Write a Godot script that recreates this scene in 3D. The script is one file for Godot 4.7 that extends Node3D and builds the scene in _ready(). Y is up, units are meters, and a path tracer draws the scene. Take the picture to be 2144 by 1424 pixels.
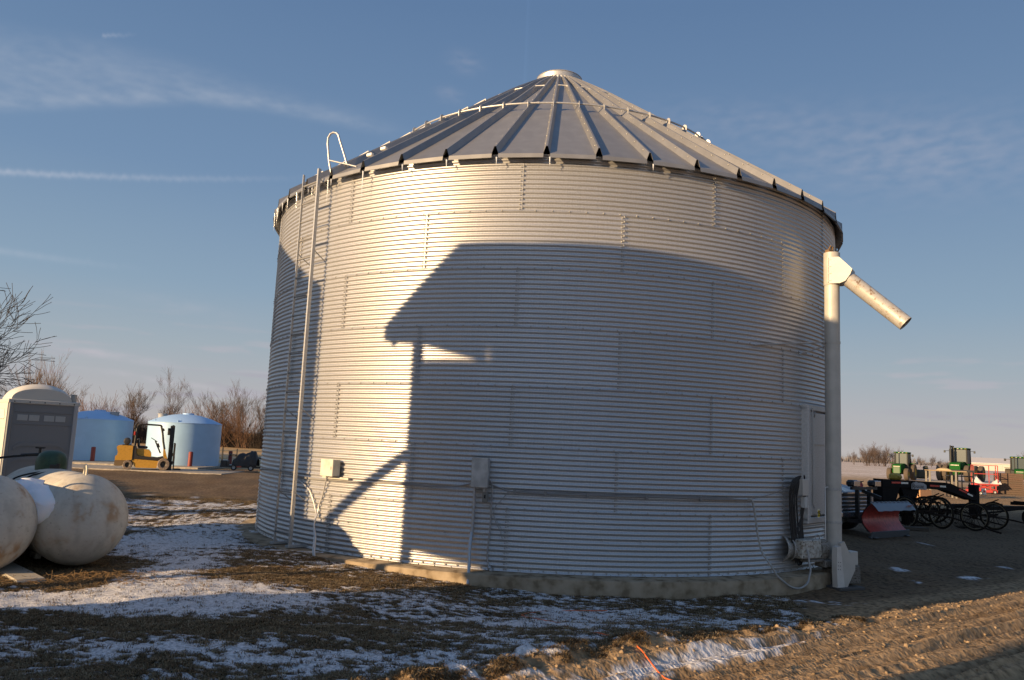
extends Node3D

# ---------------------------------------------------------------- mesh builder
class MB:
	var v := PackedVector3Array()
	var n := PackedVector3Array()
	var c := PackedColorArray()
	var uv := PackedVector2Array()
	var col := Color.WHITE
	var use_col := false
	var use_uv := false
	var xf := Transform3D()

	func put(p: Vector3, m: Vector3, t := Vector2.ZERO) -> void:
		v.append(xf * p)
		n.append((xf.basis * m).normalized())
		if use_col: c.append(col)
		if use_uv: uv.append(t)

	func tri(a: Vector3, b: Vector3, d: Vector3, na: Vector3, nb: Vector3, nd: Vector3) -> void:
		if (d - a).cross(b - a).dot(na + nb + nd) < 0.0:
			put(a, na); put(d, nd); put(b, nb)
		else:
			put(a, na); put(b, nb); put(d, nd)

	func flat(a: Vector3, b: Vector3, d: Vector3, away: Vector3) -> void:
		var g := (d - a).cross(b - a)
		if g.dot((a + b + d) / 3.0 - away) < 0.0: g = -g
		g = g.normalized()
		tri(a, b, d, g, g, g)

	func quad(a: Vector3, b: Vector3, d: Vector3, e: Vector3, away: Vector3) -> void:
		var g := (d - a).cross(e - b)
		if g.dot((a + b + d + e) / 4.0 - away) < 0.0: g = -g
		g = g.normalized()
		tri(a, b, d, g, g, g)
		tri(a, d, e, g, g, g)

	func box(at: Vector3, size: Vector3, b := Basis(), ch := 0.0) -> void:
		var h := size * 0.5
		var k: float = min(ch, min(h.x, min(h.y, h.z)) * 0.9)
		for ax in 3:
			var u := (ax + 1) % 3
			var w := (ax + 2) % 3
			for sg in [-1.0, 1.0]:
				var q := []
				for s in [[-1.0, -1.0], [1.0, -1.0], [1.0, 1.0], [-1.0, 1.0]]:
					var p := Vector3.ZERO
					p[ax] = sg * h[ax]
					p[u] = s[0] * (h[u] - k)
					p[w] = s[1] * (h[w] - k)
					q.append(at + b * p)
				quad(q[0], q[1], q[2], q[3], at)
		if k <= 0.0: return
		for ax in 3:
			var u := (ax + 1) % 3
			var w := (ax + 2) % 3
			for su in [-1.0, 1.0]:
				for sw in [-1.0, 1.0]:
					var q := []
					for e in [[-1.0, 0], [1.0, 0], [1.0, 1], [-1.0, 1]]:
						var p := Vector3.ZERO
						p[ax] = e[0] * (h[ax] - k)
						p[u] = su * (h[u] - (k if e[1] == 1 else 0.0))
						p[w] = sw * (h[w] - (k if e[1] == 0 else 0.0))
						q.append(at + b * p)
					quad(q[0], q[1], q[2], q[3], at)
		for sx in [-1.0, 1.0]:
			for sy in [-1.0, 1.0]:
				for sz in [-1.0, 1.0]:
					var e := Vector3(sx * h.x, sy * h.y, sz * h.z)
					flat(at + b * (e - Vector3(0, sy * k, sz * k)), at + b * (e - Vector3(sx * k, 0, sz * k)), at + b * (e - Vector3(sx * k, sy * k, 0)), at)

	func tube(pts: Array, r, sides := 8, caps := true) -> void:
		var rings := []
		var nor := []
		var up := Vector3.UP
		var last := Vector3.ZERO
		for i in pts.size():
			var t: Vector3
			if i == 0: t = pts[1] - pts[0]
			elif i == pts.size() - 1: t = pts[i] - pts[i - 1]
			else: t = (pts[i] - pts[i - 1]).normalized() + (pts[i + 1] - pts[i]).normalized()
			t = t.normalized()
			if i == 0:
				up = Vector3.UP if absf(t.y) < 0.9 else Vector3.RIGHT
			var sd := t.cross(up).normalized()
			up = sd.cross(t).normalized()
			var rr: float = r[i] if r is Array else r
			var ring := []
			var nn := []
			for k in sides:
				var a := TAU * k / sides
				var m := sd * cos(a) + up * sin(a)
				nn.append(m)
				ring.append(pts[i] + m * rr)
			rings.append(ring)
			nor.append(nn)
		for i in pts.size() - 1:
			for k in sides:
				var k2 := (k + 1) % sides
				tri(rings[i][k], rings[i + 1][k], rings[i + 1][k2], nor[i][k], nor[i + 1][k], nor[i + 1][k2])
				tri(rings[i][k], rings[i + 1][k2], rings[i][k2], nor[i][k], nor[i + 1][k2], nor[i][k2])
		if caps:
			for e in [0, pts.size() - 1]:
				var m: Vector3 = (pts[e] - pts[1 if e == 0 else e - 1]).normalized()
				for k in range(1, sides - 1):
					tri(rings[e][0], rings[e][k], rings[e][k + 1], m, m, m)

	# prof: Vector2(radius, height) list; creases sharper than 35 degrees stay hard
	func lathe(prof: Array, sides := 24, at := Transform3D(), a0 := 0.0, a1 := TAU) -> void:
		for i in prof.size() - 1:
			var p: Vector2 = prof[i]
			var q: Vector2 = prof[i + 1]
			if p.is_equal_approx(q): continue
			var m := Vector2(q.y - p.y, p.x - q.x).normalized()
			var m0 := m
			var m1 := m
			if i > 0:
				var o: Vector2 = prof[i - 1]
				var mo := Vector2(p.y - o.y, o.x - p.x).normalized()
				if mo.dot(m) > 0.8: m0 = (m + mo).normalized()
			if i < prof.size() - 2:
				var o: Vector2 = prof[i + 2]
				var mo := Vector2(o.y - q.y, q.x - o.x).normalized()
				if mo.dot(m) > 0.8: m1 = (m + mo).normalized()
			for k in sides:
				var b0 := a0 + (a1 - a0) * k / sides
				var b1 := a0 + (a1 - a0) * (k + 1) / sides
				var d0 := Vector3(sin(b0), 0, cos(b0))
				var d1 := Vector3(sin(b1), 0, cos(b1))
				var A := at * (d0 * p.x + Vector3(0, p.y, 0))
				var B := at * (d1 * p.x + Vector3(0, p.y, 0))
				var C := at * (d1 * q.x + Vector3(0, q.y, 0))
				var D := at * (d0 * q.x + Vector3(0, q.y, 0))
				var nA := at.basis * (d0 * m0.x + Vector3(0, m0.y, 0))
				var nB := at.basis * (d1 * m0.x + Vector3(0, m0.y, 0))
				var nC := at.basis * (d1 * m1.x + Vector3(0, m1.y, 0))
				var nD := at.basis * (d0 * m1.x + Vector3(0, m1.y, 0))
				if p.x > 1e-5: tri(A, B, C, nA, nB, nC)
				if q.x > 1e-5: tri(A, C, D, nA, nC, nD)

	# outline in the xy plane of `at`, from z0 to z1
	func prism(poly: Array, z0: float, z1: float, at := Transform3D()) -> void:
		var pp := PackedVector2Array(poly)
		var idx := Geometry2D.triangulate_polygon(pp)
		for i in range(0, idx.size(), 3):
			for z in [z0, z1]:
				var m := at.basis * Vector3(0, 0, 1.0 if z == max(z0, z1) else -1.0)
				tri(at * Vector3(pp[idx[i]].x, pp[idx[i]].y, z), at * Vector3(pp[idx[i + 1]].x, pp[idx[i + 1]].y, z), at * Vector3(pp[idx[i + 2]].x, pp[idx[i + 2]].y, z), m, m, m)
		var area := 0.0
		for i in pp.size():
			area += pp[i].cross(pp[(i + 1) % pp.size()])
		for i in pp.size():
			var a := pp[i]
			var b := pp[(i + 1) % pp.size()]
			var e := (b - a).normalized()
			var m2 := Vector2(e.y, -e.x) * signf(area)
			var m := at.basis * Vector3(m2.x, m2.y, 0)
			var A := at * Vector3(a.x, a.y, z0)
			var B := at * Vector3(b.x, b.y, z0)
			var C := at * Vector3(b.x, b.y, z1)
			var D := at * Vector3(a.x, a.y, z1)
			tri(A, B, C, m, m, m)
			tri(A, C, D, m, m, m)

	# smooth sheet through rows of points; normals turned away from `away`
	func sheet(rows: Array, away: Vector3, flip := false) -> void:
		var h := rows.size()
		var w: int = rows[0].size()
		var nn := []
		for i in h:
			var r := []
			for j in w:
				var du: Vector3 = rows[i][min(j + 1, w - 1)] - rows[i][max(j - 1, 0)]
				var dv: Vector3 = rows[min(i + 1, h - 1)][j] - rows[max(i - 1, 0)][j]
				var m := du.cross(dv)
				if m.length() < 1e-9: m = rows[i][j] - away
				m = m.normalized()
				if (m.dot(rows[i][j] - away) < 0.0) != flip: m = -m
				r.append(m)
			nn.append(r)
		for i in h - 1:
			for j in w - 1:
				tri(rows[i][j], rows[i][j + 1], rows[i + 1][j + 1], nn[i][j], nn[i][j + 1], nn[i + 1][j + 1])
				tri(rows[i][j], rows[i + 1][j + 1], rows[i + 1][j], nn[i][j], nn[i + 1][j + 1], nn[i + 1][j])

	func ball(at: Vector3, r: Vector3, sides := 12, b := Basis()) -> void:
		var prof := []
		var st := sides / 2
		for i in st + 1:
			var a := -PI / 2 + PI * i / st
			prof.append(Vector2(cos(a), sin(a)))
		lathe(prof, sides, Transform3D(b * Basis.from_scale(r), at))

	func mesh() -> ArrayMesh:
		var a := []
		a.resize(Mesh.ARRAY_MAX)
		a[Mesh.ARRAY_VERTEX] = v
		a[Mesh.ARRAY_NORMAL] = n
		if use_col: a[Mesh.ARRAY_COLOR] = c
		if use_uv: a[Mesh.ARRAY_TEX_UV] = uv
		var m := ArrayMesh.new()
		m.add_surface_from_arrays(Mesh.PRIMITIVE_TRIANGLES, a)
		return m

# ---------------------------------------------------------------- scene helpers
var taken := {}
var rng := RandomNumberGenerator.new()

func numbered(called: String) -> String:
	if not taken.has(called):
		taken[called] = 0
		return called
	taken[called] += 1
	return "%s_%03d" % [called, taken[called]]

func thing(called: String, label: String, category: String, at := Vector3.ZERO, turn := 0.0, group := "") -> Node3D:
	var o := Node3D.new()
	o.name = numbered(called)
	add_child(o)
	o.position = at
	o.rotation.y = turn
	return tag(o, label, category, group)

func tag(o: Node3D, label: String, category := "", group := "") -> Node3D:
	o.set_meta("label", label)
	if category: o.set_meta("category", category)
	if group: o.set_meta("group", group)
	return o

func obj(called: String, what, m: Material, parent: Node = null) -> MeshInstance3D:
	var o := MeshInstance3D.new()
	o.mesh = what.mesh() if what is MB else what
	o.material_override = m
	if parent == null:
		o.name = numbered(called)
		add_child(o)
	else:
		o.name = called
		parent.add_child(o, true)
	return o

func single(called: String, what, m: Material, label: String, category: String, group := "") -> MeshInstance3D:
	var o := obj(called, what, m)
	tag(o, label, category, group)
	return o

func structure(o: Node3D, label := "") -> Node3D:
	o.set_meta("kind", "structure")
	if label: o.set_meta("label", label)
	return o

func stuff(o: Node3D) -> Node3D:
	o.set_meta("kind", "stuff")
	return o

func dup(root: Node3D, label: String, at: Vector3, turn := 0.0, size := 1.0) -> Node3D:
	var r: Node3D = root.duplicate()
	r.name = numbered(String(root.name).rstrip("0123456789_"))
	add_child(r)
	r.position = at
	r.rotation = Vector3(0, turn, 0)
	r.scale = Vector3.ONE * size
	r.set_meta("label", label)
	return r

func lin(r: float, g: float, b: float) -> Color:
	return Color(r, g, b).linear_to_srgb()

func M(r: float, g: float, b: float, rough := 0.7, metal := 0.0, spec := 0.5) -> StandardMaterial3D:
	var m := StandardMaterial3D.new()
	m.albedo_color = lin(r, g, b)
	m.roughness = rough
	m.metallic = metal
	m.metallic_specular = spec
	return m

func noise(freq: float, sd: int, octaves := 4, kind := FastNoiseLite.TYPE_SIMPLEX_SMOOTH) -> FastNoiseLite:
	var f := FastNoiseLite.new()
	f.noise_type = kind
	f.frequency = freq
	f.seed = sd
	f.fractal_octaves = octaves
	return f

func ntex(freq: float, sd: int, stops: Array, size := 512, octaves := 5, kind := FastNoiseLite.TYPE_SIMPLEX_SMOOTH) -> NoiseTexture2D:
	var t := NoiseTexture2D.new()
	t.width = size
	t.height = size
	t.seamless = true
	t.noise = noise(freq, sd, octaves, kind)
	var g := Gradient.new()
	var off := PackedFloat32Array()
	var cs := PackedColorArray()
	for s in stops:
		off.append(s[0])
		cs.append(s[1])
	g.offsets = off
	g.colors = cs
	t.color_ramp = g
	return t

func textured(m: StandardMaterial3D, t: Texture2D, scale: float, world := false) -> StandardMaterial3D:
	m.albedo_texture = t
	m.uv1_triplanar = true
	m.uv1_world_triplanar = world
	m.uv1_scale = Vector3.ONE * scale
	return m

func relief(m: StandardMaterial3D, t: Texture2D, cm: float) -> StandardMaterial3D:
	m.heightmap_enabled = true
	m.heightmap_texture = t
	m.heightmap_scale = cm
	return m

func grey(a: float) -> Color:
	return Color(a, a, a)

func yaw(dir: Vector3) -> float:      # turn that brings +x onto dir
	return atan2(-dir.z, dir.x)

# the bin everything leans on: axis and radius
const BIN := Vector3(0.76, 0.0, -16.15)
const RAD := 5.41
const BASE := 0.222
const RING := 0.8128

func round_bin(deg: float, y: float, off := 0.0) -> Vector3:
	var a := deg_to_rad(deg)
	return BIN + Vector3((RAD + off) * sin(a), y, (RAD + off) * cos(a))

func facing(deg: float) -> Basis:      # z looks out of the bin wall at that angle
	return Basis(Vector3.UP, deg_to_rad(deg))

# low sun: it travels this way over the ground (53 degrees right of the view)
const ALONG := Vector3(0.7986, 0, -0.6018)
const ACROSS := Vector3(0.6018, 0, 0.7986)

func sun_place(s: float, a: float, y := 0.0) -> Vector3:
	return ACROSS * s + ALONG * a + Vector3(0, y, 0)

# ---------------------------------------------------------------- light and air
func make_camera() -> void:
	var cam := Camera3D.new()
	cam.name = "camera"
	add_child(cam)
	cam.position = Vector3(0, 1.87, 0)
	cam.rotation = Vector3(deg_to_rad(7.466), 0, deg_to_rad(2.569))
	cam.fov = 46.12
	cam.near = 0.1
	cam.far = 9000.0
	cam.current = true

const SUN_UP := 11.6
const EXPOSURE := 1.75

func make_light() -> void:
	var we := WorldEnvironment.new()
	we.name = "air"
	var e := Environment.new()
	e.background_mode = Environment.BG_SKY
	var sk := Sky.new()
	var pm := PanoramaSkyMaterial.new()
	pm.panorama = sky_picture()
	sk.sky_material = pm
	e.sky = sk
	e.background_energy_multiplier = 1.0
	e.tonemap_mode = Environment.TONE_MAPPER_LINEAR
	e.tonemap_exposure = EXPOSURE
	e.sdfgi_enabled = true
	e.ssao_enabled = true
	e.ssil_enabled = true
	we.environment = e
	add_child(we)
	var sun := DirectionalLight3D.new()
	sun.name = "sun"
	sun.light_color = lin(1.0, 0.69, 0.38)
	sun.light_energy = 1.6
	sun.light_angular_distance = 0.5
	sun.shadow_enabled = true
	add_child(sun)
	var d := (ALONG * cos(deg_to_rad(SUN_UP)) + Vector3.DOWN * sin(deg_to_rad(SUN_UP))).normalized()
	sun.look_at_from_position(Vector3.ZERO, d, Vector3.UP)

# radiance of the air by height over the horizon, before exposure
func air(up: float, from_sun: float) -> Vector3:
	var stops := [[0.0, Vector3(0.280, 0.260, 0.252)], [0.05, Vector3(0.250, 0.254, 0.268)], [0.10, Vector3(0.205, 0.243, 0.275)], [0.17, Vector3(0.150, 0.212, 0.278)], [0.30, Vector3(0.100, 0.160, 0.250)], [0.5, Vector3(0.066, 0.116, 0.206)], [0.75, Vector3(0.06, 0.112, 0.218)], [1.0, Vector3(0.055, 0.102, 0.20)]]
	var c: Vector3 = stops[stops.size() - 1][1]
	for i in stops.size() - 1:
		if up < stops[i + 1][0]:
			c = stops[i][1].lerp(stops[i + 1][1], (up - stops[i][0]) / (stops[i + 1][0] - stops[i][0]))
			break
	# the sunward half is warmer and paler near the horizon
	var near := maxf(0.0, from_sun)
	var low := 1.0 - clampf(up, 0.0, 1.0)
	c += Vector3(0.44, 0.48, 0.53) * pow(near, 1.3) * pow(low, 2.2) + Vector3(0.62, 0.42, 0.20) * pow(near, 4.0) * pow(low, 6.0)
	return c

func sky_picture() -> ImageTexture:
	var w := 512
	var h := 256
	var base := Image.create(w, h, false, Image.FORMAT_RGBF)
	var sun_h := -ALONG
	for j in h:
		var el := PI * (0.5 - (j + 0.5) / h)
		for i in w:
			var az := TAU * (i + 0.5) / w
			var d := Vector3(sin(az) * cos(el), sin(el), -cos(az) * cos(el))
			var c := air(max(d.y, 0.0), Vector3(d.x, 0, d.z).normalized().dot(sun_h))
			if d.y < 0.0: c = Vector3(0.16, 0.14, 0.12)
			base.set_pixel(i, j, Color(c.x, c.y, c.z))
	w = 4096
	h = 2048
	base.resize(w, h, Image.INTERPOLATE_CUBIC)
	# thin cirrus, contrails and low cloud bars; each is a patch in azimuth and height (degrees)
	var fine := noise(0.05, 11, 5)
	var broad := noise(0.012, 5, 3)
	var put := func(az: float, el: float, amount: float, tint: Vector3) -> void:
		var i := posmod(int(az / 360.0 * w), w)
		var j := int((0.5 - el / 180.0) * h)
		if j < 0 or j >= h or amount <= 0.0: return
		var c := base.get_pixel(i, j)
		base.set_pixel(i, j, Color(lerpf(c.r, tint.x, amount), lerpf(c.g, tint.y, amount), lerpf(c.b, tint.z, amount)))
	var step := 360.0 / w
	# the broad veil at the left: a wedge between two edges that closes to a thin streak
	var edge_at := func(table: Array, az: float) -> float:
		for k in table.size() - 1:
			if az < table[k + 1][0]:
				return lerpf(table[k][1], table[k + 1][1], clampf((az - table[k][0]) / (table[k + 1][0] - table[k][0]), 0.0, 1.0))
		return table[table.size() - 1][1]
	var upper := [[-60.0, 20.5], [-45.0, 22.0], [-34.9, 23.0], [-29.6, 23.7], [-23.7, 23.6], [-17.2, 22.9], [-12.1, 22.5], [-5.0, 21.6]]
	var lower := [[-60.0, 12.0], [-45.0, 16.2], [-34.3, 18.6], [-29.2, 20.1], [-23.5, 21.5], [-18.8, 21.9], [-13.8, 21.7], [-5.0, 20.7]]
	for k in range(0, int(56.0 / step)):
		var az := -61.0 + k * step
		var hi: float = edge_at.call(upper, az)
		var lo: float = edge_at.call(lower, az)
		var fade := smoothstep(-60.0, -42.0, az) * (1.0 - smoothstep(-16.0, -5.5, az))
		for m in range(int((lo - 2.0) / step), int((hi + 2.5) / step)):
			var el := m * step
			var body := smoothstep(lo - 0.5, lo + 0.5, el) * (1.0 - smoothstep(hi - 1.6, hi + 0.9, el))
			var rim := exp(-pow((el - lo - 0.25) / 0.42, 2.0))
			var grain := 0.75 + 0.45 * fine.get_noise_2d(az * 9.0 + el * 16.0, el * 30.0 - az * 8.0) + 0.35 * broad.get_noise_2d(az * 16.0, el * 30.0)
			put.call(az, el, clampf((body * 0.20 + rim * 0.11) * grain * fade, 0.0, 0.7), Vector3(0.30, 0.32, 0.36))
	# contrails
	for tr in [[-36.0, 14.6, -15.0, 17.75, 0.17, 0.36], [-34.5, 10.2, -25.0, 10.3, 0.2, 0.16], [-29.3, 24.1, -27.2, 24.7, 0.09, 0.25]]:
		for k in range(0, int((tr[2] - tr[0]) / step)):
			var az: float = tr[0] + k * step
			var t: float = (az - tr[0]) / (tr[2] - tr[0])
			var mid: float = lerpf(tr[1], tr[3], t) + 0.05 * fine.get_noise_2d(az * 30.0, 0.0)
			for m in range(-8, 9):
				var el := mid + m * step
				put.call(az, el, tr[5] * exp(-pow(m * step / tr[4], 2.0)) * (1.0 - t) * (0.8 + 0.5 * fine.get_noise_2d(az * 25.0, 7.0)), Vector3(0.40, 0.40, 0.44))
	# bars of low cloud all round the horizon, and a few wisps higher up
	var bars := noise(0.04, 23, 4)
	for m in range(0, int(9.0 / step)):
		var el := 0.2 + m * step
		for k in w:
			var az := -180.0 + (k + 0.5) * step
			var q := Vector3(sin(deg_to_rad(az)), 0, cos(deg_to_rad(az))) * 170.0
			var nz := bars.get_noise_3d(q.x, el * 26.0, q.z)
			var a := smoothstep(0.12, 0.5, nz) * (1.0 - smoothstep(4.5, 9.0, el)) * 0.55
			if a > 0.004: put.call(az, el, a, Vector3(0.235, 0.225, 0.262) if el < 4.0 else Vector3(0.27, 0.26, 0.29))
	for wi in [[-4.6, 26.4, 1.1, 0.6, 0.16], [-5.6, 24.2, 0.9, 0.5, 0.13], [27.5, 19.5, 9.0, 2.4, 0.20], [16.0, 22.6, 7.0, 1.2, 0.10], [-27.0, 4.6, 3.6, 0.28, 0.34], [-25.0, 3.3, 3.0, 0.2, 0.3], [-20.0, 2.8, 4.5, 0.2, 0.35], [-23.0, 8.2, 3.0, 0.35, 0.12]]:
		for k in range(-int(wi[2] * 2.0 / step), int(wi[2] * 2.0 / step)):
			for m in range(-int(wi[3] * 2.2 / step), int(wi[3] * 2.2 / step)):
				var x: float = k * step
				var y: float = m * step
				var g := exp(-pow(x / wi[2], 2.0) - pow((y + 0.1 * x) / wi[3], 2.0)) * (0.6 + 0.9 * fine.get_noise_2d((wi[0] + x) * 9.0, (wi[1] + y) * 26.0))
				put.call(wi[0] + x, wi[1] + y, clampf(g * wi[4], 0.0, 0.6), Vector3(0.33, 0.31, 0.34))
	return ImageTexture.create_from_image(base)

# ---------------------------------------------------------------- ground
var n_big := noise(0.45, 3, 3)
var n_mid := noise(2.2, 4, 4)
var n_fine := noise(9.0, 6, 3)
var n_rut := noise(1.0, 8, 4)

func bump2(x: float, z: float, b: Array) -> float:
	var u: float = (x - b[0]) / b[2]
	var w: float = (z - b[1]) / b[3]
	var d := u * u + w * w
	return 0.0 if d > 6.0 else b[4] * exp(-d)

# how far the bare dirt (1) replaces the grass (0)
func dirtness(x: float, z: float) -> float:
	var s := x * ACROSS.x + z * ACROSS.z
	var wob := 0.22 * n_big.get_noise_2d(x * 2.0, z * 2.0) + 0.12 * n_mid.get_noise_2d(x, z)
	var road := smoothstep(-5.4, -4.95, s + wob)
	var yard := smoothstep(3.3, 4.3, x + wob * 3.0) * smoothstep(-8.4, -9.4, z + wob)
	var drive := smoothstep(-21.5, -23.5, z + wob * 4.0)
	return max(road, max(yard, drive))

const SNOWS := [[-4.6, -7.95, 1.3, 0.42, 2.2], [-3.4, -8.2, 1.05, 0.52, 2.6], [-2.9, -8.8, 0.65, 0.55, 2.0], [-4.0, -9.7, 0.42, 1.2, 2.2], [-4.9, -12.3, 0.8, 1.8, 1.3], [-7.0, -19.0, 3.0, 2.6, 0.42], [-6.0, -15.5, 1.6, 2.0, 0.3], [-2.6, -6.4, 1.0, 0.3, 0.8], [0.2, -8.5, 1.6, 0.4, 0.7], [1.8, -9.3, 2.4, 0.35, 0.9], [1.0, -7.6, 1.3, 0.28, 0.6], [-0.6, -6.55, 0.9, 0.35, 0.7], [-2.0, -10.9, 0.9, 0.3, 0.4], [2.9, -8.9, 0.5, 0.4, 0.5],
	[-5.2, -9.4, 1.1, 0.95, -2.6], [-4.5, -8.75, 0.35, 0.3, -1.2], [-2.5, -9.9, 1.0, 0.55, -0.8], [-3.1, -7.25, 1.6, 0.3, -0.8], [-1.5, -7.9, 0.9, 0.4, -0.3], [-6.6, -17.0, 2.0, 0.5, -0.6], [-6.8, -21.0, 4.0, 0.6, -1.0], [0.0, -6.0, 1.0, 0.3, -0.3], [6.9, -14.2, 0.2, 0.45, 1.1], [7.9, -13.8, 0.4, 0.22, 1.2], [9.4, -15.3, 0.7, 0.2, 1.0], [6.6, -13.1, 0.16, 0.28, 1.1], [11.0, -19.0, 2.5, 0.6, 0.42], [13.0, -22.0, 3.0, 0.8, 0.4], [4.3, -10.9, 0.5, 0.35, 1.0]]

func snow_at(x: float, z: float, dirt: float) -> float:
	var s := x * ACROSS.x + z * ACROSS.z
	var amt := lerpf(-0.06, -0.78, dirt)
	for b in SNOWS: amt += bump2(x, z, b)
	if z > -10.5: amt += 1.12 * exp(-pow((s + 4.78) / 0.2, 2.0)) * dirt * smoothstep(10.0, 5.5, x * ALONG.x + z * ALONG.z)
	var k := 1.0 - 0.45 * dirt
	if dirt > 0.4:
		var a := x * ALONG.x + z * ALONG.z
		return smoothstep(0.0, 0.2, amt * 0.85 + 0.3 * n_big.get_noise_2d(s * 2.0, a) + 0.55 * n_mid.get_noise_2d(s * 1.5, a * 0.6) + 0.4 * n_fine.get_noise_2d(s, a * 0.5))
	var q := amt * 0.85 + k * (0.45 * n_big.get_noise_2d(x + 40.0, z * 1.5) + 0.8 * n_mid.get_noise_2d(x * 0.7, z * 1.5) + 0.95 * n_fine.get_noise_2d(x * 0.8, z * 1.2))
	return smoothstep(0.0, 0.2, q)

func ground_height(x: float, z: float) -> float:
	var s := x * ACROSS.x + z * ACROSS.z
	var a := x * ALONG.x + z * ALONG.z
	var left := 0.2 * smoothstep(1.5, -3.6, x) * (1.0 - smoothstep(15.0, 27.0, -z))
	var near := 0.15 * smoothstep(-9.8, -7.0, z)
	var y: float = max(left, near)
	var road := smoothstep(-5.3, -4.75, s) * smoothstep(-16.0, -11.5, z)
	y = lerpf(y, 0.05, road)
	if z > -16.0 and absf(x) < 12.0:
		var r := road * smoothstep(-16.0, -12.0, z)
		var cut := n_rut.get_noise_2d(s * 3.2, a * 0.12)
		y += r * (0.12 * cut + 0.035 * n_rut.get_noise_2d(s * 8.0 + 20.0, a * 0.25) + 0.012 * n_mid.get_noise_2d(s * 2.5, a * 0.8) + 0.003 * n_fine.get_noise_2d(x, z))
		# tyre cleats across the ruts
		y += r * 0.005 * smoothstep(-4.6, -4.2, s) * sin(a * 30.0 + 6.0 * s) * smoothstep(0.05, 0.3, n_rut.get_noise_2d(s * 2.2 + 50.0, a * 0.2))
		var clump := smoothstep(-0.35, 0.4, n_mid.get_noise_2d(s * 0.9, a * 0.5))
		var edge := smoothstep(-3.2, -6.2, s) * exp(-pow((s + 5.2) / 0.2, 2.0)) * smoothstep(13.0, 7.0, a)
		y += edge * (0.035 + 0.10 * clump + 0.008 * n_fine.get_noise_2d(x, z) + 0.03 * n_mid.get_noise_2d(x * 1.6, z * 1.6))
	y += (1.0 - road) * (0.014 * n_mid.get_noise_2d(x, z) + 0.05 * n_big.get_noise_2d(x, z))
	return y

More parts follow.
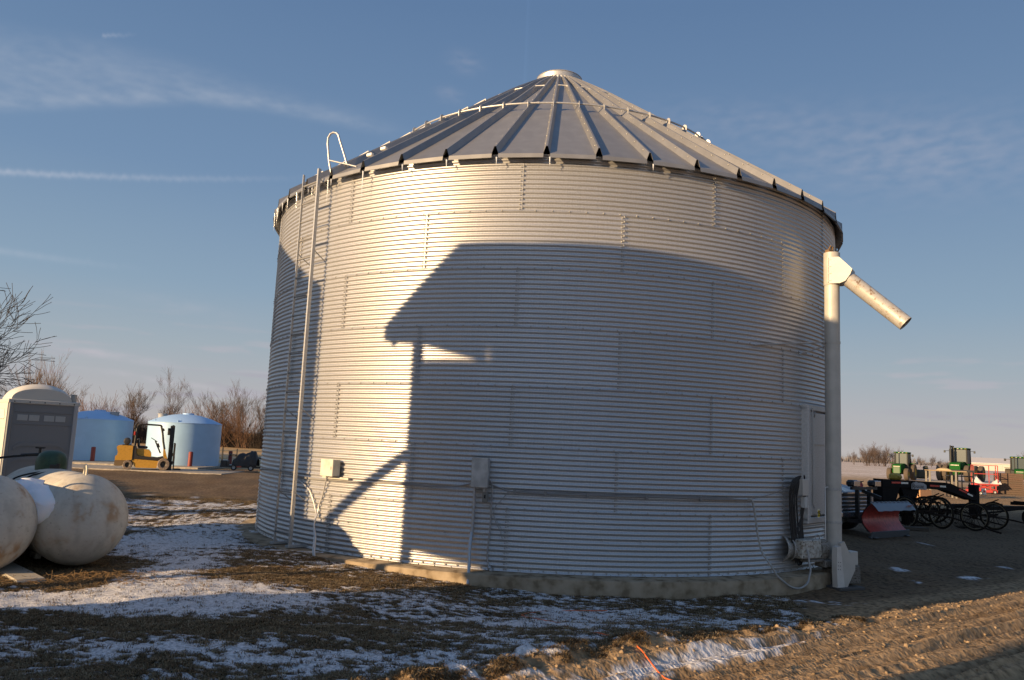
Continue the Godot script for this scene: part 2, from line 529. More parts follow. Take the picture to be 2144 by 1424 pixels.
func make_ground() -> void:
	var xs := grid_lines(-6.6, 8.6, 0.032, 1.075, 3600.0, 3600.0, 1.075)
	var zs := grid_lines(-13.0, -5.3, 0.026, 1.055, 4200.0, 120.0, 1.3)
	var w := xs.size()
	var h := zs.size()
	var pos := PackedVector3Array()
	var cols := PackedColorArray()
	var kind := PackedByteArray()      # 0 ground, 1 dirt, 2 and 3 fields
	pos.resize(w * h)
	cols.resize(w * h)
	kind.resize(w * h)
	var dry := Color(0.165, 0.120, 0.068)
	var pale := Color(0.235, 0.178, 0.095)
	var moss := Color(0.092, 0.076, 0.046)
	var soil := Color(0.50, 0.345, 0.195)
	var clay := Color(0.29, 0.188, 0.10)
	var dark_soil := Color(0.150, 0.100, 0.060)
	var white := Color(0.87, 0.87, 0.885)
	for j in h:
		var z := zs[j]
		for i in w:
			var x := xs[i]
			var id := j * w + i
			var y := ground_height(x, z)
			var c: Color
			if z < -43.0 and x < 4.0 or z < -66.0:
				var nn := n_big.get_noise_2d(x * 0.16, z * 0.5)
				var fl := 0.5 + 0.5 * n_big.get_noise_2d(x * 0.5 + 30.0, z * 1.2)
				if x < 4.0:
					kind[id] = 2
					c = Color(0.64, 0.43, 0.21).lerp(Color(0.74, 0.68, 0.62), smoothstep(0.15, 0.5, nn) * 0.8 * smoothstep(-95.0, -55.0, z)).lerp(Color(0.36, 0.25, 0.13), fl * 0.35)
				else:
					kind[id] = 3
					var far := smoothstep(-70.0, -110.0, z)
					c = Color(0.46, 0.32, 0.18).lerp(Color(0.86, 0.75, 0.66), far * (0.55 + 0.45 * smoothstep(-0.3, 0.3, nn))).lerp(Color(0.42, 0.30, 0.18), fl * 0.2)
			else:
				var d := dirtness(x, z)
				var sn := snow_at(x, z, d)
				var m1 := 0.5 + 0.5 * n_mid.get_noise_2d(x * 1.4 + 9.0, z * 1.4)
				var m2 := 0.5 + 0.5 * n_fine.get_noise_2d(x + 5.0, z)
				var b1 := 0.5 + 0.5 * n_big.get_noise_2d(x - 20.0, z)
				var g := moss.lerp(dry, smoothstep(0.2, 0.7, m1)).lerp(pale, smoothstep(0.55, 0.95, m2) * 0.7)
				var s := x * ACROSS.x + z * ACROSS.z
				var e := clay.lerp(soil, smoothstep(0.25, 0.75, m1 * 0.45 + m2 * 0.25 + 0.3 + 0.55 * n_rut.get_noise_2d(s * 3.2, (x * ALONG.x + z * ALONG.z) * 0.12)))  # rut troughs darker: damp earth plus rut shading painted into the colour
				var dark_mix := smoothstep(-5.2, -6.4, s) * smoothstep(-60.0, -34.0, z)  # darker soil over the near yard, fading out with distance
				if z < -20.0 and x < 4.0: dark_mix = 0.55 + 0.45 * smoothstep(0.2, 0.8, b1)
				if x > 4.0 and z < -26.0:
					dark_mix *= smoothstep(-37.0, -30.0, z)
				if x > 4.0 and z < -34.0: e = e.lerp(Color(0.47, 0.31, 0.165), 0.7)
				e = e.lerp((dark_soil * (0.55 + 0.75 * smoothstep(0.2, 0.8, 0.5 * b1 + 0.5 * m1))).lerp(clay, 0.25 * m2), dark_mix * (0.8 + 0.2 * m1))
				c = g.lerp(e, d).lerp(white, sn * (0.86 + 0.14 * m2))
				y += sn * 0.014 * (0.4 + 0.6 * m1)
				kind[id] = 1 if d > 0.5 else 0
			pos[id] = Vector3(x, y, z)
			cols[id] = c
	var nor := PackedVector3Array()
	nor.resize(w * h)
	for j in h:
		for i in w:
			var dx := pos[j * w + mini(i + 1, w - 1)] - pos[j * w + maxi(i - 1, 0)]
			var dz := pos[mini(j + 1, h - 1) * w + i] - pos[maxi(j - 1, 0) * w + i]
			nor[j * w + i] = dz.cross(dx).normalized() if zs[1] > zs[0] else dx.cross(dz).normalized()
	var grit := ntex(0.02, 31, [[0.15, grey(0.72)], [0.5, grey(0.93)], [0.85, grey(1.0)]], 1024, 7)
	var lumps := ntex(0.03, 32, [[0.1, grey(0.0)], [0.9, grey(1.0)]], 1024, 6)
	var blades := ntex(0.045, 33, [[0.1, grey(0.0)], [0.9, grey(1.0)]], 1024, 5)
	var gm := relief(textured(M(1, 1, 1, 0.95, 0, 0.25), grit, 0.9, true), blades, 1.2)
	var crumb := ntex(0.016, 36, [[0.12, grey(0.50)], [0.4, grey(0.80)], [0.6, grey(0.92)], [0.88, grey(1.0)]], 1024, 8)
	var dm := relief(textured(M(1, 1, 1, 0.95, 0, 0.25), crumb, 0.55, true), lumps, 1.0)
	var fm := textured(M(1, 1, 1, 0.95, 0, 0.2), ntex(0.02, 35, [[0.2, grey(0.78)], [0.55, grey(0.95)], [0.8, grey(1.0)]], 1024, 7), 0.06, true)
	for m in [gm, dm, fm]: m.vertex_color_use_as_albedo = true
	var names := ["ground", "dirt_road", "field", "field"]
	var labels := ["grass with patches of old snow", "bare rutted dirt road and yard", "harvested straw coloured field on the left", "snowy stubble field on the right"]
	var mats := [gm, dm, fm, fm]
	for k in 4:
		var at := PackedInt32Array()
		at.resize(w * h)
		at.fill(-1)
		var pv := PackedVector3Array()
		var nv := PackedVector3Array()
		var cv := PackedColorArray()
		var ix := PackedInt32Array()
		for j in h - 1:
			for i in w - 1:
				var a := j * w + i
				if kind[a] != k: continue
				for id: int in [a, a + 1, a + w + 1, a, a + w + 1, a + w]:
					if at[id] < 0:
						at[id] = pv.size()
						pv.append(pos[id])
						nv.append(nor[id])
						cv.append(cols[id])
					ix.append(at[id])
		var arr := []
		arr.resize(Mesh.ARRAY_MAX)
		arr[Mesh.ARRAY_VERTEX] = pv
		arr[Mesh.ARRAY_NORMAL] = nv
		arr[Mesh.ARRAY_COLOR] = cv
		arr[Mesh.ARRAY_INDEX] = ix
		var m := ArrayMesh.new()
		m.add_surface_from_arrays(Mesh.PRIMITIVE_TRIANGLES, arr)
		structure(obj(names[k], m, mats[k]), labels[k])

func grid_lines(lo: float, hi: float, st: float, grow: float, below: float, above: float, grow2: float) -> PackedFloat32Array:
	var a := PackedFloat32Array()
	var p := lo
	var d := st
	while p > -below:
		d *= grow
		p -= d
		a.append(p)
	a.reverse()
	p = lo
	while p < hi:
		a.append(p)
		p += st
	d = st
	while p < above:
		a.append(p)
		d *= grow2
		p += d
	a.append(p)
	return a

# ---------------------------------------------------------------- the grain bin
var zinc: Array = []
var steel: StandardMaterial3D
var dull: StandardMaterial3D
var black: StandardMaterial3D
var rubber: StandardMaterial3D

func make_materials() -> void:
	var streak := ntex(0.06, 41, [[0.2, grey(0.90)], [0.5, grey(0.97)], [0.8, grey(1.0)]], 512, 4)
	for k in 3:
		var m := M(0.57 - 0.02 * k, 0.57 - 0.02 * k, 0.57 - 0.02 * k, 0.39 + 0.02 * k, 0.68)
		textured(m, streak, 0.35)
		m.uv1_scale = Vector3(1.1, 1.1, 1.1)
		zinc.append(m)
	steel = textured(M(0.55, 0.545, 0.53, 0.45, 0.6), streak, 0.8)
	dull = textured(M(0.42, 0.42, 0.41, 0.6, 0.25), streak, 1.2)
	black = M(0.012, 0.012, 0.013, 0.5)
	rubber = M(0.022, 0.021, 0.02, 0.85)

func make_bin() -> void:
	var bin := thing("grain_bin", "large round corrugated galvanized steel grain bin with ribbed cone roof", "grain bin", BIN)
	# wall sheets: seven rings of twelve, seams staggered by half a sheet
	var ms := MB.new()
	var span := deg_to_rad(30.5)
	var cols := 12
	var rows := 12 * 8 + 2
	var grid := []
	for i in rows + 1:
		var y := RING / 96.0 * i
		var line := []
		for j in cols + 1:
			var u := float(j) / cols
			var r := RAD + 0.0095 * cos(TAU * y / (RING / 12.0)) + 0.0035 * pow(u, 4.0) + 0.0022 * (1.0 - y / RING)
			line.append(Vector3(r * sin(span * u), y, r * cos(span * u)))
		grid.append(line)
	ms.sheet(grid, Vector3(0, RING / 2, 0))
	var wall := ms.mesh()
	rng.seed = 7
	for ring in 7:
		for k in 12:
			var o := obj("wall_sheet", wall, zinc[rng.randi() % 3], bin)
			o.position.y = BASE + (6 - ring) * RING
			o.rotation.y = deg_to_rad((-7.9 if ring % 2 == 0 else 7.3) + 30.0 * k)
	# bolts down the seams and along the laps
	var mb := MB.new()
	mb.lathe([Vector2(0.0115, 0), Vector2(0.0115, 0.009), Vector2(0.007, 0.013), Vector2(0, 0.0135)], 6, Transform3D(Basis(Vector3.RIGHT, PI / 2), Vector3.ZERO))
	var spots := []
	for ring in 7:
		var y0 := BASE + (6 - ring) * RING
		var off := -7.9 if ring % 2 == 0 else 7.3
		for k in 12:
			var a := wrapf(off + 30.0 * k, -180, 180)
			if absf(a) > 100.0: continue
			for row in 12:
				for cc in [0.10, 0.45]:
					spots.append([a + cc, y0 + (row + 0.5 + 0.12 * (1 if cc > 0.2 else -1)) * RING / 12.0])
			for q in range(1, 12):
				spots.append([a + 30.0 * q / 12.0, y0 + 0.004])
	for q in 34:
		spots.append([-95.0 + q * 5.6, BASE + 0.555 * RING])
	for q in 110:
		spots.append([-95.0 + q * 1.75, BASE + 0.03])
	bolts("seam_bolts", mb.mesh(), spots, bin)
	make_roof(bin)
	# ladder bolted up the wall
	var ladder := Node3D.new()
	ladder.name = "ladder"
	bin.add_child(ladder)
	var top := 6.02
	var ra := Vector3((RAD + 0.22) * sin(deg_to_rad(-43.6)), 0, (RAD + 0.22) * cos(deg_to_rad(-43.6)))
	var rb := Vector3((RAD + 0.22) * sin(deg_to_rad(-48.5)), 0, (RAD + 0.22) * cos(deg_to_rad(-48.5)))
	var face := Basis(Vector3.UP, deg_to_rad(-46.0))
	for p in [ra, rb]:
		var m := MB.new()
		m.box(p + Vector3(0, (top + BASE) / 2, 0), Vector3(0.008, top - BASE, 0.045 if p == ra else 0.03), face)
		m.box(p + Vector3(0, (top + BASE) / 2, 0) + face * Vector3(0.014 if p == rb else -0.014, 0, 0.0235), Vector3(0.036 if p == ra else 0.015, top - BASE, 0.008), face)
		obj("rail", m, steel, ladder)
	var shaded_zinc := M(0.26, 0.255, 0.245, 0.5, 0.3)  # underside shade of the rungs is put into this darker colour
	for k in 20:
		var m := MB.new()
		var y := 0.20 + BASE + 0.3 * k
		if y > top: break
		m.tube([ra + Vector3(0, y, 0), rb + Vector3(0, y, 0)], 0.015, 6)
		m.ball(ra + Vector3(0, y, 0) + face * Vector3(-0.022, 0, 0), Vector3(0.036, 0.02, 0.02), 8)
		obj("rung", m, shaded_zinc, ladder)
	for y in [0.9, 2.15, 4.6, 5.75]:
		for p in [ra, rb]:
			var m := MB.new()
			var flat := Vector3(p.x, 0, p.z).normalized()
			m.tube([p + Vector3(0, y + 0.12, 0), flat * (RAD - 0.005) + Vector3(0, y - 0.03, 0)], 0.009, 5)
			obj("standoff", m, dull, ladder)
	for p in [ra, rb]:
		var m := MB.new()
		m.box(Vector3(p.x, BASE + 0.02, p.z) * Vector3(0.985, 1, 0.985), Vector3(0.1, 0.03, 0.28), face)
		obj("foot", m, dull, ladder)
	# grab hoop where the ladder meets the roof
	var hoop := MB.new()
	var hf := Basis(Vector3.UP, deg_to_rad(-30.0))
	var h0 := Vector3(5.45 * sin(deg_to_rad(-43.5)), 5.98, 5.45 * cos(deg_to_rad(-43.5)))
	var hp := []
	for q in [[0.02, 0.0], [-0.03, 0.2], [-0.075, 0.5], [-0.075, 0.60], [-0.045, 0.665], [0.0, 0.69], [0.05, 0.68], [0.085, 0.64], [0.115, 0.55], [0.20, 0.32], [0.27, 0.12]]:
		hp.append(h0 + hf * Vector3(q[0], q[1], -0.35 * q[0]))
	hoop.tube(hp, 0.017, 8)
	hoop.tube([hp[1] + Vector3(0, 0.03, 0), h0 + hf * Vector3(0.56, 0.04, 0.02)], 0.013, 6)
	obj("grab_hoop", hoop, steel, bin)
	# access door at the right
	var door := Node3D.new()
	door.name = "access_door"
	bin.add_child(door)
	var fr := MB.new()
	var db := facing(48.5)
	var dc := round_bin(48.5, 1.79, 0.05) - BIN
	for sx in [-1.0, 1.0]:
		fr.box(dc + db * Vector3(sx * 0.46, 0, -0.03), Vector3(0.10, 1.72, 0.13), db, 0.01)
	fr.box(dc + db * Vector3(0, 0.85, -0.032), Vector3(1.02, 0.09, 0.12), db, 0.01)
	fr.box(dc + db * Vector3(0, -0.85, -0.032), Vector3(1.02, 0.09, 0.12), db, 0.01)
	var white_steel := textured(M(0.52, 0.515, 0.50, 0.5, 0.15), zinc[0].albedo_texture, 1.0)
	obj("door_frame", fr, white_steel, door)
	var pan := MB.new()
	pan.box(dc + db * Vector3(0.03, 0.0, 0.0), Vector3(0.80, 1.56, 0.05), db, 0.012)
	pan.box(dc + db * Vector3(0.03, 0.3, 0.03), Vector3(0.66, 0.02, 0.02), db)
	obj("door_panel", pan, white_steel, door)
	var rod := MB.new()
	rod.tube([dc + db * Vector3(-0.40, 0.84, 0.06), dc + db * Vector3(-0.40, -0.6, 0.06), dc + db * Vector3(-0.34, -0.66, 0.06)], 0.012, 6)
	rod.tube([dc + db * Vector3(-0.40, 0.70, 0.06), dc + db * Vector3(-0.36, 0.78, 0.08), dc + db * Vector3(-0.33, 0.70, 0.06)], 0.010, 6)
	obj("latch_rod", rod, dull, door)
	# concrete ring that carries it
	var f := MB.new()
	var prof := [Vector2(RAD + 0.335, -0.7), Vector2(RAD + 0.33, 0.18), Vector2(RAD + 0.315, 0.205), Vector2(RAD + 0.29, 0.214), Vector2(RAD - 0.25, 0.217)]
	f.lathe(prof, 160, Transform3D(Basis(), BIN))
	var cm := textured(M(0.37, 0.315, 0.24, 0.92, 0, 0.3), ntex(0.018, 51, [[0.2, Color(0.62, 0.58, 0.52)], [0.4, Color(0.86, 0.83, 0.78)], [0.75, Color(1, 0.98, 0.95)]], 1024, 7), 0.22, true)
	relief(cm, ntex(0.05, 52, [[0.1, grey(0)], [0.9, grey(1)]], 512, 5), 0.35)
	single("concrete_foundation", f, cm, "weathered round concrete footing ring under the grain bin", "foundation")

func bolts(called: String, what: Mesh, spots: Array, parent: Node3D, on_roof := false) -> void:
	var mm := MultiMesh.new()
	mm.transform_format = MultiMesh.TRANSFORM_3D
	mm.mesh = what
	mm.instance_count = spots.size()
	for i in spots.size():
		var a := deg_to_rad(spots[i][0])
		if on_roof:
			mm.set_instance_transform(i, Transform3D(Basis(Vector3.UP, a), Vector3(spots[i][2] * sin(a), spots[i][1], spots[i][2] * cos(a))))
		else:
			mm.set_instance_transform(i, Transform3D(Basis(Vector3.UP, a), Vector3((RAD + 0.009) * sin(a), spots[i][1], (RAD + 0.009) * cos(a))))
	var o := MultiMeshInstance3D.new()
	o.multimesh = mm
	o.name = called
	o.material_override = M(0.40, 0.39, 0.37, 0.45, 0.6)
	parent.add_child(o)
	stuff(o)

const EAVE_R := 5.55
const EAVE_Y := 5.885
const PITCH := 0.7045
const RIB := 7.5

func roof_y(r: float) -> float:
	return EAVE_Y + (EAVE_R - r) * PITCH

func make_roof(bin: Node3D) -> void:
	# one panel: flat pan, raised rib along its left edge, turned-down lip
	var m := MB.new()
	var rs := [EAVE_R, 4.7, 3.8, 2.9, 2.0, 1.3, 0.8, 0.45]
	var sec := []
	for r: float in rs:
		var wd: float = min(0.098, r * deg_to_rad(RIB) * 0.66)
		var hh: float = min(0.108, wd * 1.15)
		var half := wd / 2 / r
		var full := deg_to_rad(RIB)
		var up := Vector3(0, 1, 0)
		var y := roof_y(r)
		var at := func(a: float, dy: float) -> Vector3: return Vector3(r * sin(a), y + dy, r * cos(a))
		sec.append([at.call(-half, 0.0), at.call(-half * 0.26, hh), at.call(half * 0.26, hh), at.call(half, 0.0), at.call(full - half + 0.0008, 0.002)])
	for i in rs.size() - 1:
		for k in 4:
			m.quad(sec[i][k], sec[i][k + 1], sec[i + 1][k + 1], sec[i + 1][k], sec[i][k] - Vector3(0, 5, 0) if k != 0 and k != 2 else (sec[i][1] + sec[i][2]) / 2 - Vector3(0, 0.12, 0))
	var e0: Vector3 = sec[0][3]
	var e1: Vector3 = sec[0][4]
	var d0 := Vector3(e0.x, 0, e0.z).normalized() * 0.012 + Vector3(0, -0.062, 0)
	var d1 := Vector3(e1.x, 0, e1.z).normalized() * 0.012 + Vector3(0, -0.062, 0)
	m.quad(e0, e1, e1 + d1, e0 + d0, Vector3.ZERO)
	m.quad(e0 + d0, e1 + d1, e1 + d1 * 0.9 - Vector3(e1.x, 0, e1.z).normalized() * 0.03, e0 + d0 * 0.9 - Vector3(e0.x, 0, e0.z).normalized() * 0.03, Vector3(0, 8, 0))
	var panel := m.mesh()
	var roof_mat := textured(M(0.33, 0.325, 0.315, 0.46, 0.62), ntex(0.02, 61, [[0.2, grey(0.92)], [0.5, grey(0.95)], [0.8, grey(1.0)]], 512, 6), 0.3)
	var roof_mat2 := roof_mat.duplicate()
	roof_mat2.albedo_color = lin(0.30, 0.295, 0.286)
	rng.seed = 3
	for k in 48:
		var o := obj("roof_panel", panel, roof_mat if rng.randf() < 0.6 else roof_mat2, bin)
		o.rotation.y = deg_to_rad(-4.1 + RIB * k)
	# screws along the rib sides
	var sm := MB.new()
	sm.ball(Vector3.ZERO, Vector3(0.011, 0.009, 0.011), 6)
	var spots := []
	for k in 48:
		for q in 13:
			var r := 5.35 - q * 0.37
			var sh := rad_to_deg(min(0.03, r * 0.02) / r)
			spots.append([-4.1 + RIB * k - sh, roof_y(r) + min(0.078, r * 0.04), r])
	bolts("roof_screws", sm.mesh(), spots, bin, true)
	# collar and lid at the peak, with the closures between the ribs
	var cap := MB.new()
	cap.lathe([Vector2(0.47, roof_y(0.46) + 0.0), Vector2(0.475, roof_y(0.46) + 0.125), Vector2(0.485, roof_y(0.46) + 0.135), Vector2(0.46, roof_y(0.46) + 0.16), Vector2(0.25, roof_y(0.46) + 0.205), Vector2(0, roof_y(0.46) + 0.215)], 40)
	obj("peak_cap", cap, steel, bin)
	var clo := MB.new()
	for k in 48:
		var b := Basis(Vector3.UP, deg_to_rad(-4.1 + RIB * (k + 0.5)))
		clo.box(b * Vector3(0, roof_y(0.55) + 0.02, 0.54), Vector3(0.045, 0.06, 0.006), b)
	stuff(obj("peak_closures", clo, M(0.7, 0.69, 0.66, 0.5), bin))
	# stiffening ring on clips at mid slope
	var rr := 3.29
	var ry := roof_y(rr) + 0.155
	for k in 6:
		var seg := MB.new()
		var pts := []
		for q in 17:
			var a := deg_to_rad(-9.0 + k * 60.0 + q * 60.0 / 16.0)
			pts.append(Vector3(rr * sin(a), ry, rr * cos(a)))
		seg.tube(pts, 0.0165, 8)
		seg.tube([pts[0], pts[0].lerp(pts[1], 0.2)], 0.022, 8)
		obj("stiffening_ring", seg, steel, bin)
	var clip := MB.new()
	var poly := []
	for q in [[-0.05, -0.11], [0.05, -0.11], [0.055, 0.0], [0.04, 0.035], [0.0, 0.052], [-0.04, 0.035], [-0.055, 0.0]]:
		poly.append(Vector2(q[0], q[1]))
	clip.prism(poly, -0.005, 0.005, Transform3D(Basis(Vector3.UP, PI / 2), Vector3(0, ry, rr)))
	var clip_mesh := clip.mesh()
	for k in 48:
		var o := obj("ring_clip", clip_mesh, steel, bin)
		o.rotation.y = deg_to_rad(-4.1 + RIB * k)
	# steps: a circle of them near the peak and a run above the ladder
	var st := MB.new()
	st.tube([Vector3(-0.10, -0.045, 0), Vector3(-0.085, 0.005, 0), Vector3(0.085, 0.005, 0), Vector3(0.10, -0.045, 0)], 0.013, 6)
	var step_mesh := st.mesh()
	var pm := M(0.72, 0.70, 0.65, 0.45, 0.3)
	for k in 24:
		var a := deg_to_rad(-4.1 + RIB * (2.0 * k + 0.5))
		var o := obj("roof_step", step_mesh, pm, bin)
		o.position = Vector3(1.66 * sin(a), roof_y(1.66) + 0.085, 1.66 * cos(a))
		o.rotation.y = a
	var st2 := MB.new()
	st2.tube([Vector3(-0.21, -0.06, 0), Vector3(-0.19, 0.015, 0), Vector3(0.19, 0.015, 0), Vector3(0.21, -0.06, 0)], 0.016, 6)
	var step2 := st2.mesh()
	for k in 9:
		var r := 2.0 + 0.4 * k
		var a := deg_to_rad(-53.0)
		var o := obj("roof_step", step2, pm, bin)
		o.position = Vector3(r * sin(a), roof_y(r) + 0.10, r * cos(a))
		o.rotation.y = a
	for r in [4.85, 5.13]:
		var a := deg_to_rad(-37.4)
		var bm := MB.new()
		bm.box(Vector3.ZERO, Vector3(0.12, 0.05, 0.06), Basis(), 0.008)
		var o := obj("roof_cleat", bm, pm, bin)
		o.position = Vector3(r * sin(a), roof_y(r) + 0.10, r * cos(a))
		o.rotation.y = a

func make_icicles() -> void:
	var ice := M(0.86, 0.89, 0.93, 0.12, 0.0, 0.6)
	ice.transparency = BaseMaterial3D.TRANSPARENCY_ALPHA
	ice.albedo_color.a = 0.62
	rng.seed = 21
	for q in [[-68.0, 0.34, "long icicle on the outermost left edge of the bin eave"], [-64.6, 0.30, "second long icicle in from the bin eave's left edge"], [-63.8, 0.22, "short icicle beside the second long one at the eave's left edge"], [-60.2, 0.16, "small icicle at the eave left of the ladder, fourth from the left edge"], [-57.0, 0.22, "icicle at the eave about midway between left edge and ladder"], [-52.6, 0.34, "long icicle at the eave just left of the ladder"], [-48.2, 0.14, "stubby icicle at the eave between the two ladder rails"], [-46.9, 0.2, "slim icicle at the eave just inside the right ladder rail"], [-42.2, 0.42, "very long icicle at the eave right of the ladder, below the hoop"], [-41.4, 0.12, "tiny icicle beside the very long one right of the ladder"], [-33.9, 0.46, "longest icicle, hanging from the second roof rib right of the ladder"],
			[-26.3, 0.12, "short icicle under the third roof rib right of the ladder"], [-18.9, 0.14, "short icicle under the fourth roof rib right of the ladder"], [-11.3, 0.12, "short icicle under the rib just left of the roof's middle"], [-3.6, 0.13, "short icicle under the middle roof rib facing the camera"], [11.4, 0.10, "last short icicle, under the second rib right of the middle"]]:
		var m := MB.new()
		var h: float = q[1]
		m.lathe([Vector2(0, -h), Vector2(0.004, -h * 0.6), Vector2(0.009, -h * 0.25), Vector2(0.013, 0)], 7)
		var o := single("icicle", m, ice, q[2], "icicle", "icicles along the bin eave")
		o.position = round_bin(q[0], EAVE_Y - 0.055, EAVE_R - RAD + 0.005)

# ---------------------------------------------------------------- what hangs on the bin wall
func wall_path(pts: Array, sub := 4) -> Array:
	var cv := Curve3D.new()
	for i in pts.size():
		var p: Vector3 = round_bin(pts[i][0], pts[i][1], pts[i][2] if pts[i].size() > 2 else 0.03)
		var t := Vector3.ZERO
		if i > 0 and i < pts.size() - 1:
			t = (round_bin(pts[i + 1][0], pts[i + 1][1], 0.03) - round_bin(pts[i - 1][0], pts[i - 1][1], 0.03)) / 6.0
		cv.add_point(p, -t, t)
	var out := []
	for i in pts.size() - 1:
		for k in sub: out.append(cv.sample(i, float(k) / sub))
	out.append(cv.sample(pts.size() - 2, 1.0))
	return out

func wall_box(at: Vector3, b: Basis, size: Vector3, m: Material, o: Node3D, called := "box") -> void:
	var s := MB.new()
	s.box(Vector3(0, 0, -0.008), size - Vector3(0.012, 0.012, 0.016), Basis(), 0.004)
	obj(called, s, m, o)
	var l := MB.new()
	l.box(Vector3(0, 0, size.z / 2 - 0.012), Vector3(size.x, size.y, 0.024), Basis(), 0.006)
	obj("lid", l, m, o)
	o.position = at
	o.basis = b

func make_wall_gear() -> void:
	var galv := textured(M(0.50, 0.50, 0.49, 0.5, 0.25), ntex(0.012, 71, [[0.2, grey(0.86)], [0.6, grey(0.96)], [0.9, grey(1)]], 256, 5), 1.5)
	var beige := textured(M(0.62, 0.58, 0.49, 0.6), ntex(0.012, 72, [[0.15, grey(0.88)], [0.5, grey(0.97)], [0.9, grey(1)]], 256, 5), 1.5)
	var pipe := M(0.58, 0.57, 0.55, 0.4, 0.55)
	# left box in the sun
	var o := thing("electrical_box", "cream electrical box in the sun beside the bin ladder", "electrical box")
	wall_box(round_bin(-36.9, 1.425, 0.10), facing(-36.9), Vector3(0.265, 0.245, 0.15), beige, o)
	var s := MB.new()
	s.box(Vector3(0.10, 0.0, 0.08), Vector3(0.012, 0.045, 0.012), Basis(), 0.003)
	obj("latch", s, dull, o)
	s = MB.new()
	s.box(Vector3(0.06, -0.145, -0.06), Vector3(0.56, 0.03, 0.03))
	obj("mounting_rail", s, beige, o)
	# box in the shade, with a small switch under it
	o = thing("electrical_box", "tall grey metal electrical box in the shade at the bin's middle", "electrical box")
	wall_box(round_bin(-11.5, 1.488, 0.09), facing(-10.5), Vector3(0.225, 0.392, 0.15), galv, o)
	s = MB.new()
	s.box(Vector3(0.06, -0.215, 0.01), Vector3(0.03, 0.05, 0.03))
	s.box(Vector3(-0.03, -0.205, 0.01), Vector3(0.03, 0.03, 0.03))
	obj("cable_gland", s, dull, o)
	o = thing("switch_box", "small dark switch box hanging just under the tall grey box", "switch box")
	wall_box(round_bin(-10.75, 1.165, 0.055), facing(-10.5), Vector3(0.075, 0.13, 0.07), M(0.2, 0.2, 0.19, 0.5, 0.3), o)
	s = MB.new()
	s.box(Vector3(0, 0.01, 0.04), Vector3(0.02, 0.045, 0.02))
	obj("toggle", s, black, o)
	# conduits
	s = MB.new(); s.tube(wall_path([[-38.0, 1.29, 0.07], [-39.2, 1.0], [-39.9, 0.80], [-39.0, 0.52, 0.15], [-36.3, 0.20, 0.345], [-36.15, 0.03, 0.35]]), 0.0125, 7)
	single("conduit", s, pipe, "bright conduit dropping from the cream box to the ground", "conduit")
	s = MB.new(); s.tube(wall_path([[-46.6, 1.205], [-44.6, 1.15], [-42.6, 1.06], [-41.3, 0.91], [-40.4, 0.78, 0.04], [-38.7, 0.52, 0.16], [-36.0, 0.20, 0.345], [-35.9, 0.03, 0.35]]), 0.0125, 7)
	single("conduit", s, pipe, "curved conduit sweeping down from behind the ladder", "conduit")
	s = MB.new(); s.tube(wall_path([[-12.35, 1.29, 0.06], [-12.35, 1.03, 0.05], [-12.45, 0.72, 0.05]]), 0.0175, 8)
	s.tube(wall_path([[-12.45, 0.74, 0.05], [-12.5, 0.68, 0.05]], 2), 0.023, 8)
	s.tube(wall_path([[-12.47, 0.7, 0.05], [-12.3, 0.38, 0.18], [-11.9, 0.08, 0.35]]), 0.022, 8)
	single("conduit", s, M(0.40, 0.42, 0.45, 0.35, 0.5), "thick grey conduit from the tall grey box into the footing", "conduit")
	s = MB.new(); s.tube(wall_path([[-10.3, 1.40, 0.06], [-10.05, 1.37, 0.05], [-9.9, 1.3], [-9.9, 1.05], [-9.95, 0.75], [-10.15, 0.5], [-10.1, 0.36], [-9.8, 0.27, 0.05]]), 0.011, 7)
	s.ball(round_bin(-9.7, 0.26, 0.06), Vector3(0.03, 0.035, 0.03), 8)
	s.ball(round_bin(-9.45, 0.235, 0.08), Vector3(0.028, 0.03, 0.028), 8)
	single("conduit", s, M(0.33, 0.335, 0.34, 0.45, 0.4), "thin flexible conduit hanging right of the tall grey box", "conduit")
	# cables along the wall
	s = MB.new()
	for k in 2:
		s.tube(wall_path([[-68.0, 1.25 + 0.012 * k], [-58.0, 1.305 - 0.01 * k], [-51.0, 1.28], [-43.8, 1.245 - 0.016 * k], [-36.0, 1.245], [-30.6, 1.252], [-23.8, 1.262 + 0.02 * k], [-17.0, 1.268], [-14.6, 1.295], [-12.7, 1.34]]), 0.011 - 0.002 * k, 6)
	single("cable", s, M(0.24, 0.235, 0.225, 0.6), "grey cable running left along the bin to the tall box", "cable")
	s = MB.new()
	for k in 3:
		s.tube(wall_path([[-10.35, 1.338], [-8.8, 1.295], [-7.2, 1.255 + 0.004 * k], [-3.0, 1.246 + 0.018 * k], [1.4, 1.25 + 0.01 * k], [8.0, 1.252 + 0.018 * k], [15.3, 1.262 + 0.008 * k], [22.0, 1.25 + 0.016 * k], [29.0, 1.25]]), 0.0105 if k == 0 else 0.006, 6)
	for a in [-6.7, -2.4, 3.5, 12.0, 20.5]:
		s.box(round_bin(a, 1.255, 0.035), Vector3(0.035, 0.055, 0.02), facing(a))
	s.tube(wall_path([[29.0, 1.25], [32.0, 1.30, 0.05], [35.3, 1.37, 0.07], [38.6, 1.50, 0.10]]), 0.005, 5)
	single("cable", s, M(0.20, 0.195, 0.19, 0.6), "clipped bundle of cables running right across the bin", "cable")
	s = MB.new()
	s.tube(wall_path([[-7.6, 1.25], [-8.4, 1.15], [-9.3, 1.05], [-9.5, 0.94], [-9.05, 0.83], [-8.5, 0.74], [-8.15, 0.64]]), 0.006, 5)
	s.tube(wall_path([[-9.45, 0.92], [-8.9, 0.85], [-8.4, 0.78], [-7.9, 0.73], [-7.3, 0.75]]), 0.004, 5)
	single("wire", s, M(0.33, 0.33, 0.32, 0.5, 0.2), "loose wire dangling from the cables near the bin seam", "wire")
